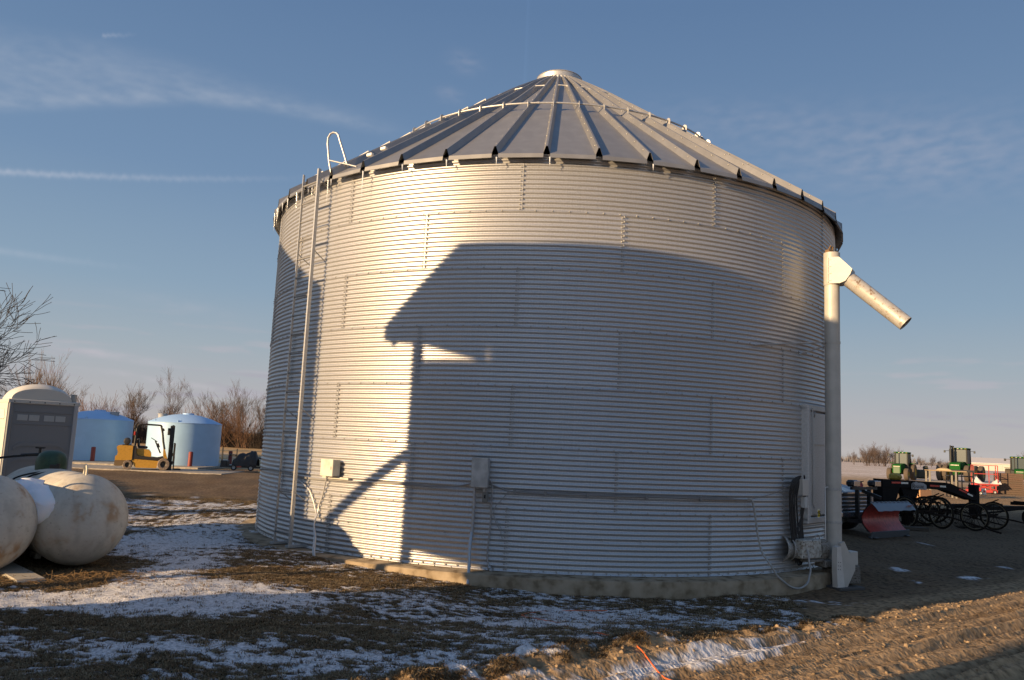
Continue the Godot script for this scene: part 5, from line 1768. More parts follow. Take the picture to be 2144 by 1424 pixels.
func make_right_yard() -> void:
	var o: Node3D
	var s := MB.new()
	# red cylinder on a post
	o = thing("fire_extinguisher", "small red cylinder on a thin leaning post above the truck hood", "fire extinguisher", Vector3(13.1, 0, -30.0), 0.0)
	s.tube([Vector3(0.30, 0, 0), Vector3(0.14, 0.72, 0), Vector3(0.06, 1.05, 0)], 0.02, 6)
	obj("post", s, M(0.10, 0.05, 0.04, 0.7), o)
	s = MB.new()
	var tilt := Basis(Vector3.BACK, -0.12)
	s.lathe([Vector2(0, 0.42), Vector2(0.085, 0.44), Vector2(0.09, 0.46), Vector2(0.09, 0.86), Vector2(0.05, 0.93), Vector2(0, 0.94)], 18, Transform3D(tilt, Vector3(-0.06, 0.12, 0.05)))
	obj("cylinder", s, M(0.28, 0.02, 0.015, 0.4), o)
	s = MB.new()
	s.lathe([Vector2(0.03, 0.92), Vector2(0.03, 1.0), Vector2(0, 1.0)], 10, Transform3D(tilt, Vector3(-0.06, 0.12, 0.05)))
	s.box(Vector3(0.09, 1.10, 0.05), Vector3(0.13, 0.03, 0.04), Basis(Vector3.BACK, 0.3))
	s.box(Vector3(-0.01, 0.78, 0.142), Vector3(0.10, 0.24, 0.012), tilt)
	obj("valve", s, black, o)
	# work table with steel legs and a bag
	o = thing("work_table", "tall steel legged work table with a tan top in the sunlit yard", "table", Vector3(24.1, 0, -45.2), -0.25)
	var tan := M(0.30, 0.22, 0.13, 0.8)
	s = MB.new(); s.box(Vector3(0.55, 1.50, -0.4), Vector3(1.95, 0.06, 0.9), Basis(), 0.01)
	obj("table_top", s, tan, o)
	for q in [[-0.35, 0.0], [0.98, 0.0], [-0.35, -0.8], [0.98, -0.8]]:
		s = MB.new(); s.box(Vector3(q[0], 0.735, q[1]), Vector3(0.09, 1.47, 0.09), Basis(), 0.01)
		obj("leg", s, M(0.26, 0.24, 0.2, 0.6, 0.3), o)
	s = MB.new()
	var rows := []
	for i in 13:
		var row := []
		for j in 13:
			var u := i / 12.0 * 2 - 1
			var a := PI * j / 12.0
			row.append(Vector3(0.45 + u * 0.36, 1.53 + sin(a) * 0.13 * sqrt(maxf(0.0, 1 - u * u)) * (1.0 + 0.2 * n_mid.get_noise_2d(u * 2, a)), -0.35 - cos(a) * 0.28))
		rows.append(row)
	s.sheet(rows, Vector3(0.5, 1.3, -0.35))
	var bag := single("sack", s, M(0.50, 0.38, 0.20, 0.9), "tan sack lying on the steel legged work table", "sack")
	bag.position = o.position; bag.rotation = o.rotation
	# open black rack
	o = thing("steel_rack", "open black steel rack right of the tan work table", "rack", Vector3(26.3, 0, -46.6), -0.2)
	s = MB.new()
	for x in [-0.6, 0.0, 0.62]:
		for z in [0.0, -0.7]: s.box(Vector3(x, 0.78, z), Vector3(0.055, 1.56, 0.055))
	obj("uprights", s, black, o)
	for y in [0.55, 0.9, 1.22, 1.52]:
		s = MB.new(); s.box(Vector3(0.0, y, -0.35), Vector3(1.32, 0.06 if y < 1.5 else 0.12, 0.76))
		obj("shelf", s, M(0.03, 0.03, 0.032, 0.6), o)
	# cardboard box
	o = thing("cardboard_box", "brown cardboard box on the ground with its flap open", "box", Vector3(22.35, 0, -43.6), 0.5)
	s = MB.new(); s.box(Vector3(0, 0.23, 0), Vector3(0.95, 0.46, 0.62))
	obj("carton", s, M(0.48, 0.27, 0.14, 0.85), o)
	s = MB.new()
	s.box(Vector3(0.05, 0.50, 0.18), Vector3(0.9, 0.012, 0.34), Basis(Vector3.RIGHT, -0.3) * Basis(Vector3.BACK, 0.08))
	s.box(Vector3(-0.58, 0.46, 0), Vector3(0.22, 0.012, 0.6), Basis(Vector3.BACK, -0.1))
	obj("flap", s, M(0.55, 0.42, 0.27, 0.85), o)
	# red scissor lift
	var red := M(0.36, 0.035, 0.028, 0.5)
	o = thing("scissor_lift", "red scissor lift platform with guard rails parked in the yard", "scissor lift", Vector3(32.9, 0, -55.6), -0.35)
	o.scale = Vector3.ONE * 0.82
	s = MB.new()
	for q in [[-0.85, 0.4], [0.95, 0.4], [-0.85, -0.4], [0.95, -0.4], [0.3, 0.4]]:
		s.box(Vector3(q[0], 1.53, q[1]), Vector3(0.055, 1.66, 0.055))
	for y in [1.62, 2.34]:
		for z in [-0.4, 0.4]: s.box(Vector3(0.05, y, z), Vector3(1.85, 0.05, 0.05))
		for x in [-0.85, 0.95]: s.box(Vector3(x, y, 0), Vector3(0.05, 0.05, 0.8))
	obj("guard_rail", s, red, o)
	s = MB.new(); s.box(Vector3(0.05, 0.76, 0), Vector3(1.9, 0.10, 0.84))
	obj("platform", s, red, o)
	s = MB.new()
	for sd in [-0.3, 0.3]:
		s.box(Vector3(0.05, 0.52, sd), Vector3(1.5, 0.07, 0.06), Basis(Vector3.BACK, 0.26))
		s.box(Vector3(0.05, 0.52, sd + 0.06), Vector3(1.5, 0.07, 0.06), Basis(Vector3.BACK, -0.26))
	s.box(Vector3(0.0, 0.50, 0.0), Vector3(0.3, 0.45, 0.4), Basis(), 0.05)
	obj("scissor_arms", s, red, o)
	s = MB.new(); s.box(Vector3(0.05, 0.20, 0), Vector3(1.75, 0.22, 0.76), Basis(), 0.02)
	s.box(Vector3(0.8, 0.45, 0.3), Vector3(0.09, 0.6, 0.1)); s.box(Vector3(0.4, 0.45, 0.3), Vector3(0.09, 0.6, 0.1))
	obj("chassis", s, red, o)
	for q in [[-0.6, 0.38], [0.7, 0.38], [-0.6, -0.38], [0.7, -0.38]]: wheel(o, "wheel", Vector3(q[0], 0.15, q[1]), 0.15, 0.1, dull, rubber)
	s = MB.new()
	rows = []
	for i in 25:
		var row := []
		for j in 13:
			var u := i / 24.0
			var v := j / 12.0
			var hump := 0.50 * exp(-pow((u - 0.13) / 0.16, 2.0)) + 0.30 * exp(-pow((u - 0.88) / 0.15, 2.0)) + 0.06
			row.append(Vector3(-0.85 + 2.05 * u, 0.82 + hump * sin(PI * v) * (1.0 + 0.35 * n_mid.get_noise_2d(u * 4, v * 2)), -0.42 + 0.9 * v))
		rows.append(row)
	s.sheet(rows, Vector3(0, 0, 0))
	var cl := single("white_tarpaulin", s, M(0.62, 0.57, 0.53, 0.85), "crumpled white tarpaulin heaped on the red lift platform", "tarpaulin")
	cl.position = o.position; cl.rotation = o.rotation; cl.scale = o.scale
	# stack of brown pallets
	rng.seed = 12
	o = thing("pallet_stack", "tall stack of brown wooden pallets right of the red lift", "pallet stack", Vector3(35.1, 0, -56.4), -0.3)
	for k in 10:
		s = MB.new()
		var y := 0.08 + 0.143 * k
		s.box(Vector3(rng.randf_range(-0.02, 0.02), y + 0.05, 0), Vector3(1.62, 0.03, 1.0))
		s.box(Vector3(rng.randf_range(-0.02, 0.02), y - 0.05, 0), Vector3(1.62, 0.03, 1.0))
		s.box(Vector3(0, y, 0), Vector3(1.58, 0.072, 0.97))
		obj("pallet", s, M(0.10 + 0.02 * rng.randf(), 0.07, 0.05, 0.9), o)
	# red engine, bucket
	o = thing("pressure_washer", "small red and white engine unit left of the lift", "engine", Vector3(30.2, 0, -52.2), -0.2)
	s = MB.new(); s.box(Vector3(0, 0.30, 0), Vector3(0.8, 0.34, 0.5), Basis(), 0.05)
	s.ball(Vector3(0.12, 0.58, 0), Vector3(0.26, 0.20, 0.22), 14)
	obj("engine_cover", s, M(0.50, 0.05, 0.04, 0.45), o)
	s = MB.new(); s.box(Vector3(-0.02, 0.55, 0.22), Vector3(0.55, 0.13, 0.08), Basis(), 0.03)
	s.box(Vector3(0.1, 0.20, 0.2), Vector3(0.3, 0.2, 0.2), Basis(), 0.03)
	obj("white_trim", s, M(0.6, 0.56, 0.5, 0.5), o)
	for x in [-0.3, 0.3]: wheel(o, "wheel", Vector3(x, 0.13, 0.28), 0.13, 0.08, dull, rubber)
	o = thing("bucket", "white square bucket between the red engine and the lift", "bucket", Vector3(31.0, 0, -52.6))
	s = MB.new(); s.box(Vector3(0, 0.21, 0), Vector3(0.34, 0.42, 0.34), Basis(), 0.03)
	obj("pail", s, M(0.7, 0.66, 0.58, 0.5), o)
	s = MB.new(); s.box(Vector3(0.02, 0.24, 0.172), Vector3(0.14, 0.14, 0.006))
	obj("red_mark", s, M(0.5, 0.08, 0.05, 0.5), o)
	s = MB.new(); s.ball(Vector3(0, 0.13, 0), Vector3(0.13, 0.13, 0.13), 14)
	var bb := single("buoy", s, M(0.6, 0.10, 0.05, 0.5), "orange ball lying between the trailer gusset and the rake", "ball")
	bb.position = Vector3(12.72, 0.62, -25.6)

func make_tractor(label: String, at: Vector3, turn: float, big: bool) -> void:
	var o := thing("tractor", label, "tractor", at, turn, "green tractors parked at the field edge")
	var green := M(0.012, 0.085, 0.016, 0.6, 0, 0.15)
	var yel := M(0.30, 0.22, 0.03, 0.6)
	var glass := M(0.07, 0.09, 0.095, 0.25, 0.0, 0.3)
	var mud := M(0.085, 0.066, 0.048, 0.95)
	var dark := M(0.02, 0.022, 0.02, 0.6)
	var k := 1.28 if big else 1.0
	var cw := 0.76 if big else 0.92
	var s := MB.new()
	s.prism([Vector2(0.3, 0.95 * k), Vector2(0.3, 1.75 * k), Vector2(2.15 * k, 1.62 * k), Vector2(2.25 * k, 1.5 * k), Vector2(2.25 * k, 0.75 * k), Vector2(1.9 * k, 0.65 * k)], -0.42 * k, 0.42 * k)
	obj("hood", s, green, o)
	s = MB.new()
	s.box(Vector3(2.26 * k, 1.05 * k, 0), Vector3(0.04, 0.75 * k, 0.66 * k), Basis(), 0.02)
	obj("grille", s, M(0.02, 0.075, 0.02, 0.5) if not big else green, o)
	for q in 6:
		s = MB.new(); s.box(Vector3(2.275 * k, 1.42 * k, (-0.28 + 0.11 * q) * k), Vector3(0.03, 0.08 * k, 0.085 * k), Basis(), 0.01)
		obj("headlight", s, M(0.5, 0.46, 0.36, 0.3), o)
	s = MB.new()
	var cx := -0.55 * k
	s.box(Vector3(cx, 2.94 * k - 0.02, 0), Vector3(1.5 * k, 0.15, 1.62 * k * cw), Basis(), 0.06)
	obj("cab_roof", s, green, o)
	for q in 4:
		s = MB.new(); s.box(Vector3(cx + 0.79 * k, 2.90 * k, (-0.6 + 0.4 * q) * k * cw), Vector3(0.05, 0.07, 0.16 * k), Basis(), 0.02)
		obj("roof_lamp", s, yel if q % 3 == 0 else M(0.4, 0.38, 0.3, 0.3), o)
	for sx in [-1.0, 1.0]:
		for sz in [-1.0, 1.0]:
			s = MB.new(); s.tube([Vector3(cx + sx * 0.70 * k, 1.3 * k, sz * 0.74 * k * cw), Vector3(cx + sx * 0.64 * k, 2.9 * k, sz * 0.70 * k * cw)], 0.05 * k, 6)
			obj("cab_post", s, dark, o)
	s = MB.new()
	s.box(Vector3(cx, 2.2 * k, 0), Vector3(1.36 * k, 1.32 * k, 1.44 * k * cw), Basis(), 0.05)
	obj("side_window", s, M(0.012, 0.015, 0.015, 0.3, 0, 0.2), o)
	s = MB.new()
	s.box(Vector3(cx + 0.69 * k, 2.22 * k, 0), Vector3(0.03, 1.2 * k, 1.26 * k * cw), Basis(), 0.01)
	obj("windscreen", s, glass, o)
	s = MB.new()
	s.box(Vector3(cx, 1.3 * k, 0), Vector3(1.5 * k, 0.5 * k, 1.5 * k), Basis(), 0.04)
	s.box(Vector3(0.4 * k, 0.75 * k, 0), Vector3(3.2 * k, 0.35 * k, 0.5 * k))
	s.box(Vector3(cx - 0.2, 1.0 * k, 0), Vector3(1.2 * k, 0.6 * k, 1.1 * k))
	obj("cab_base", s, green if big else dark, o)
	s = MB.new()
	if big:
		s.tube([Vector3(1.1 * k, 1.5 * k, 0.72), Vector3(1.1 * k, 2.85 * k, 0.72)], 0.14, 10)
		s.tube([Vector3(1.1 * k, 2.8 * k, 0.72), Vector3(1.0 * k, 3.15 * k, 0.74)], 0.08, 8)
		s.tube([Vector3(0.7 * k, 1.5 * k, 0.62), Vector3(0.7 * k, 3.05 * k, 0.62)], 0.10, 10)
		s.lathe([Vector2(0.10, 3.0 * k), Vector2(0.17, 3.05 * k), Vector2(0.17, 3.12 * k), Vector2(0, 3.14 * k)], 12, Transform3D(Basis(), Vector3(0.7 * k, 0, 0.62)))
	else:
		s.tube([Vector3(0.9, 1.6, 0.38), Vector3(0.9, 3.0, 0.38)], 0.05, 8)
	obj("exhaust_stack", s, dark, o)
	s = MB.new()
	for sz in [-1.0, 1.0]:
		s.tube([Vector3(cx + 0.7 * k, 2.7 * k, sz * 0.75 * k), Vector3(cx + 0.9 * k, 2.68 * k, sz * 1.15 * k)], 0.025, 5)
		s.box(Vector3(cx + 0.9 * k, 2.62 * k, sz * 1.2 * k), Vector3(0.06, 0.26, 0.2), Basis(), 0.03)
	obj("mirror", s, dark, o)
	var rr := 0.85 if not big else 0.92
	var fr := 0.62 if not big else 0.92
	for sz in [-1.0, 1.0]:
		wheel(o, "rear_wheel", Vector3(-1.0 * k, rr, sz * 0.95 * k), rr, 0.5, yel, mud)
		wheel(o, "front_wheel", Vector3(1.55 * k, fr, sz * 0.85 * k), fr, 0.42 if not big else 0.5, yel, mud)
		if big:
			wheel(o, "rear_wheel", Vector3(-1.0 * k, rr, sz * (0.95 * k + 0.62)), rr, 0.5, yel, mud)
			wheel(o, "front_wheel", Vector3(1.55 * k, fr, sz * (0.85 * k + 0.62)), fr, 0.5, yel, mud)
	for sz in [-1.0, 1.0]:
		s = MB.new()
		s.box(Vector3(-0.95 * k, rr * 2.0 + 0.08, sz * 0.95 * k), Vector3(1.1, 0.06, 0.6), Basis(), 0.02)
		obj("mudguard", s, green, o)

func make_far_right() -> void:
	make_tractor("dark green tractor standing alone left of the others, at the field edge", Vector3(43.2, 0, -88.2), yaw(Vector3(-0.62, 0, 0.78)), false)
	make_tractor("large green tractor with dual wheels and two tall exhaust stacks", Vector3(52.4, 0, -93.0), yaw(Vector3(-0.66, 0, 0.75)), true)
	make_tractor("bright green tractor at the right edge behind the pallets", Vector3(54.0, 0, -85.0), yaw(Vector3(-0.50, 0, 0.86)), false)
	var s := MB.new()
	s.box(Vector3(0, 0.5, 0), Vector3(1.4, 1.0, 1.1), Basis(), 0.2)
	s.box(Vector3(0.6, 0.9, 0.1), Vector3(0.5, 1.1, 0.4), Basis(Vector3.BACK, 0.3), 0.1)
	var d := single("towed_implement", s, M(0.035, 0.04, 0.03, 0.8), "dark implement hitched behind the lone dark tractor", "implement")
	d.position = Vector3(46.3, 0.15, -90.2)
	# long low barn on the horizon
	var o := thing("barn", "long low white barn with a pale roof on the right horizon", "barn", Vector3(224, -0.3, -344), -0.57)
	var wl := 60.0
	s = MB.new(); s.box(Vector3(0, 1.5, 0), Vector3(wl, 3.6, 12))
	obj("wall", s, M(0.42, 0.39, 0.35, 0.8), o)
	s = MB.new()
	s.prism([Vector2(-6.4, 3.2), Vector2(0, 5.4), Vector2(6.4, 3.2), Vector2(6.4, 3.5), Vector2(0, 5.75), Vector2(-6.4, 3.5)], -wl / 2 - 0.5, wl / 2 + 0.5, Transform3D(Basis(Vector3.UP, PI / 2), Vector3.ZERO))
	obj("roof", s, M(0.42, 0.41, 0.42, 0.6), o)
	for k in 5:
		s = MB.new(); s.box(Vector3(-24.0 + 12.0 * k, 1.3, 6.03), Vector3(3.2, 2.8, 0.1))
		obj("door", s, M(0.40, 0.38, 0.34, 0.8), o)

# ---------------------------------------------------------------- plants
var thinnest := 0.010

func limb(trunk: MB, fine: MB, p: Vector3, dir: Vector3, length: float, r: float, level: int, most: int, spread: float, lift: float) -> void:
	var n_seg := 5 if level == 0 else (4 if level < most - 1 else 3)
	var pts := [p]
	var rad := [r]
	var d := dir
	var q := p
	for i in n_seg:
		d = (d + Vector3(rng.randfn(0, 0.10), rng.randfn(0, 0.07) + lift * 0.06, rng.randfn(0, 0.10))).normalized()
		q += d * length / n_seg
		pts.append(q)
		rad.append(maxf(r * (1.0 - 0.70 * (i + 1.0) / n_seg), thinnest))
	var mb := trunk if level < 2 else fine
	mb.tube(pts, rad, 6 if level == 0 else (5 if level == 1 else 3), false)
	if level >= most: return
	var kids := rng.randi_range(4, 6) if level < most - 1 else rng.randi_range(4, 7)
	for k in kids:
		var t := rng.randf_range(0.25 if level > 0 else 0.38, 1.0)
		if k == 0: t = 1.0
		var f := t * n_seg
		var i := mini(int(f), n_seg - 1)
		var at: Vector3 = pts[i].lerp(pts[i + 1], f - i)
		var along: Vector3 = (pts[i + 1] - pts[i]).normalized()
		var side := along.cross(Vector3(rng.randfn(), rng.randfn(), rng.randfn())).normalized()
		var nd := (along * (1.0 if k > 0 else 1.6) + side * spread * rng.randf_range(0.7, 1.3) + Vector3(0, lift * 0.35, 0)).normalized()
		limb(trunk, fine, at, nd, length * rng.randf_range(0.5, 0.75), lerpf(rad[i], rad[i + 1], f - i) * 0.72, level + 1, most, spread, lift)

func make_tree(called: String, label: String, at: Vector3, bark: Material, twig: Material, form: String, sd: int, size := 1.0) -> Node3D:
	rng.seed = sd
	var o := thing(called, label, "tree", at)
	var a := MB.new()
	var b := MB.new()
	thinnest = 0.017 if form == "oak" else 0.010
	match form:
		"oak":
			limb(a, b, Vector3.ZERO, Vector3(0.12, 1, 0), 5.5, 0.42, 0, 5, 1.0, 0.15)
			limb(a, b, Vector3(0.2, 2.6, 0), Vector3(1.0, 0.55, 0.1), 5.2, 0.24, 1, 5, 0.85, 0.25)
			limb(a, b, Vector3(0.3, 3.4, 0), Vector3(0.8, 0.8, -0.3), 5.0, 0.2, 1, 5, 0.85, 0.25)
			limb(a, b, Vector3(0.3, 3.0, 0), Vector3(0.9, 0.15, 0.4), 4.6, 0.18, 1, 5, 0.9, 0.2)
			for k in 46:
				var f := rng.randf_range(0.25, 0.95)
				var arm: Array = [[Vector3(0.2, 2.6, 0), Vector3(4.4, 2.6, 0.4)], [Vector3(0.3, 3.4, 0), Vector3(3.4, 3.6, -1.2)], [Vector3(0.3, 3.0, 0), Vector3(4.2, 0.9, 1.8)], [Vector3(0.2, 4.0, 0), Vector3(1.5, 4.6, 0.0)]][k % 4]
				limb(a, b, arm[0] + arm[1] * f, (arm[1].normalized() + Vector3(rng.randfn(0, 0.5), rng.randf_range(0.0, 0.7), rng.randfn(0, 0.5))).normalized(), rng.randf_range(1.5, 2.4), 0.05, 3, 5, 0.9, 0.2)
			for k in 5:
				limb(a, b, Vector3(0.3 + 0.3 * k, 2.6 + 0.5 * k, 0), Vector3(1.0, 0.1 + 0.25 * k, rng.randfn(0, 0.4)).normalized(), 4.4 - 0.25 * k, 0.13, 2, 5, 0.9, 0.2)
		"fan":
			for k in 15:
				var u := rng.randf_range(-1, 1)
				limb(a, b, Vector3(0.12 * u, 0, rng.randf_range(-0.15, 0.15)), Vector3(u * 0.62, 1, rng.randf_range(-0.5, 0.5)).normalized(), rng.randf_range(4.0, 5.4) * (1.0 - 0.18 * absf(u)), 0.085, 1, 4, 0.34, 0.8)
		"round":
			limb(a, b, Vector3.ZERO, Vector3(rng.randfn(0, 0.05), 1, 0), 4.6, 0.24, 0, 4, 0.62, 0.7)
			for k in 3:
				limb(a, b, Vector3(0, rng.randf_range(0.6, 1.6), 0), Vector3(rng.randfn(0, 0.6), 1, rng.randfn(0, 0.6)).normalized(), 4.2, 0.13, 1, 4, 0.5, 0.8)
		"tall":
			limb(a, b, Vector3.ZERO, Vector3(rng.randfn(0, 0.03), 1, 0), 7.4, 0.21, 0, 4, 0.5, 0.8)
		"bush":
			for k in 22:
				limb(a, b, Vector3(rng.randfn(0, 0.5), 0, rng.randfn(0, 0.5)), Vector3(rng.randfn(0, 0.55), 1, rng.randfn(0, 0.5)).normalized(), rng.randf_range(1.8, 3.2), 0.03, 2, 4, 0.5, 0.5)
	if a.v.size() > 0: obj("trunk", a, bark, o)
	obj("branches", b, twig, o)
	o.scale = Vector3.ONE * size
	return o

func make_trees() -> void:
	var bark := M(0.085, 0.062, 0.045, 0.9)
	var grey_bark := M(0.10, 0.085, 0.07, 0.9)
	var twig := M(0.085, 0.058, 0.04, 0.9)
	var dark := M(0.035, 0.03, 0.027, 0.9)
	var russet := M(0.12, 0.064, 0.035, 0.9)
	var kind := "bare trees along the far field edge"
	make_tree("bare_tree", "large dark spreading bare tree cut off by the left edge", Vector3(-41.3, 0.1, -52.0), dark, dark, "oak", 14, 1.02)
	make_tree("bare_tree", "wide fan shaped bare tree rising right behind the portable toilet roof", Vector3(-42.2, 0.0, -73.0), bark, M(0.13, 0.085, 0.055, 0.9), "fan", 4, 0.74)
	var round := make_tree("bare_tree", "round crowned bare tree between the two blue tanks, taller of the pair", Vector3(-46.6, 0, -99.0), bark, twig, "round", 31, 0.70)
	var tall := make_tree("bare_tree", "slim bare tree rising just above the sunlit blue tank's roof", Vector3(-42.2, 0, -101.0), grey_bark, twig, "tall", 8, 0.56)
	var bush := make_tree("bush", "low russet bush showing left of the trees between the blue tanks", Vector3(-50.0, 0, -97.0), russet, russet, "bush", 17, 1.15)
	for t in [round, tall, bush]: t.set_meta("group", kind)
	bush.set_meta("category", "bush")
	# [source, x, z, turn, size, label]
	var row := [
		[round, -36.2, -101.5, 2.0, 0.631, "broad bare tree just right of the sunlit blue tank's roof"],
		[tall, -33.6, -100.5, 3.6, 0.517, "tall slender bare tree, second right of the sunlit blue tank"],
		[round, -31.0, -103.0, 4.4, 0.573, "bare tree whose crown meets the bin wall on the left"],
		[tall, -32.2, -99.5, 1.2, 0.445, "slender bare trunk standing nearest the bin's left edge"],
		[tall, -38.6, -103.0, 5.1, 0.465, "thin forked bare tree over the right half of the sunlit tank's roof"],
		[round, -44.3, -104.0, 0.8, 0.550, "bare tree just left of the sunlit blue tank, the shorter of the pair"],
		[tall, -35.0, -105.0, 0.4, 0.434, "thin bare tree in the thick of the treeline by the bin"],
		[tall, -55.6, -100.0, 2.2, 0.424, "small pale bare sapling above the shaded blue tank's left side"],
		[round, -58.8, -101.5, 1.1, 0.503, "low bare tree right of the portable toilet's vent pipe"],
		[round, -68.0, -100.0, 3.1, 0.556, "bare tree behind the big dark tree at the far left"],
		[tall, -64.0, -103.0, 4.0, 0.439, "faint thin bare tree above the portable toilet's roof, left part"],
		[bush, -57.0, -98.0, 2.5, 1.107, "dark brown bush right of the portable toilet's vent pipe"],
		[bush, -47.6, -98.5, 1.0, 1.066, "russet bush filling the gap between the blue tanks"],
		[bush, -70.0, -97.0, 0.5, 1.230, "brown bush under the big dark tree at the far left"],
		[bush, -40.0, -98.0, 4.0, 0.984, "brown bush peeping over the sunlit blue tank's roof"],
		[bush, -34.8, -98.5, 5.2, 1.107, "brown bush right of the sunlit blue tank"],
		[bush, -31.8, -97.5, 0.2, 1.066, "russet bush at the bin's left edge"],
	]
	for t in row:
		dup(t[0], t[5], Vector3(t[1], 0, t[2]), t[3], t[4])
	# undergrowth along that edge: nobody could count it
	var br := MB.new()
	rng.seed = 77
	for k in 21000:
		var x := rng.randf_range(-82.0, -22.0)
		var z := -99.0 - rng.randf_range(0.0, 9.0)
		var h := rng.randf_range(1.0, 3.7) * (0.75 + 0.5 * n_big.get_noise_2d(x * 0.3, 3.0))
		var w := rng.randf_range(0.010, 0.024)
		var p := Vector3(x, 0, z)
		var tip := p + Vector3(rng.randfn(0, 0.35), h, rng.randfn(0, 0.35))
		br.tube([p, p.lerp(tip, 0.55) + Vector3(rng.randfn(0, 0.1), 0, 0), tip], [w, w * 0.8, 0.008], 3, false)
	var brush := obj("undergrowth", br, M(0.062, 0.046, 0.034, 0.9))
	tag(brush, "thicket of brown undergrowth along the foot of the left treeline", "undergrowth")
	stuff(brush)
	# far right: a grove and single trees on the horizon
	var far := M(0.075, 0.06, 0.055, 0.95)
	var far_red := M(0.10, 0.07, 0.055, 0.95)
	var g0 := make_tree("bare_tree", "rounded tree at the middle of the far grove, its tallest crown", Vector3(139.5, 0, -302), far, far_red, "round", 52, 0.80)
	var g1 := make_tree("bush", "low reddish bush at the foot of the far grove, left part", Vector3(134.0, 0, -300), far_red, far_red, "bush", 53, 1.15)
	g1.set_meta("category", "bush")
	for t in [g0, g1]: t.set_meta("group", "far trees on the right horizon")
	for t in [
		[g0, 135.8, -304, 1.0, 0.728, "left of the large trees in the far grove"],
		[g0, 142.4, -303, 2.0, 0.784, "right of the tallest tree in the far grove"],
		[g0, 137.6, -306, 3.0, 0.840, "tree behind and left of the far grove's tallest crown"],
		[g0, 145.0, -301, 4.0, 0.700, "rightmost tree of the far grove, beside the lone tractor"],
		[g0, 131.8, -306, 5.0, 0.532, "small round tree just left of the far grove"],
		[g0, 128.2, -309, 0.4, 0.347, "tiny tree at the left end by the auger tube, on the horizon"],
		[g1, 140.5, -299, 1.5, 1.320, "reddish bush at the foot of the far grove, right part"],
		[g1, 137.0, -299, 2.6, 1.210, "reddish bush at the foot of the far grove, middle part"],
		[g0, 206.5, -402, 1.3, 0.532, "small hazy tree on the horizon just right of the lone tractor"],
		[g0, 213.0, -404, 2.3, 0.588, "hazy tree on the horizon, second right of the lone tractor"],
		[g0, 217.5, -406, 3.3, 0.420, "low hazy tree on the horizon, third right of the lone tractor"],
		[g0, 221.0, -405, 4.3, 0.336, "lowest hazy tree on the horizon, next to the exhaust stacks"],
		[g0, 237.5, -402, 5.3, 0.616, "hazy tree on the horizon between the two right tractors"],
		[g0, 259.0, -400, 0.3, 0.896, "hazy tree above the barn at the right edge"],
	]:
		dup(t[0], t[5], Vector3(t[1], 0, t[2]), t[3], t[4])
	br = MB.new()
	for k in 5000:
		var u := rng.randf()
		var x := lerpf(150.0, 620.0, u)
		var z := -760.0 + rng.randf_range(-12.0, 12.0)
		var h := rng.randf_range(1.5, 7.0) * (0.7 + 0.7 * n_big.get_noise_2d(x * 0.05, 9.0))
		var p := Vector3(x, 0, z)
		br.tube([p, p + Vector3(rng.randfn(0, 1.2), h, rng.randfn(0, 1.0))], [0.32, 0.12], 3, false)
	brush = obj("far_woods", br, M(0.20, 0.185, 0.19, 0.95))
	tag(brush, "thin hazy line of woods far off on the right horizon", "woods")
	stuff(brush)

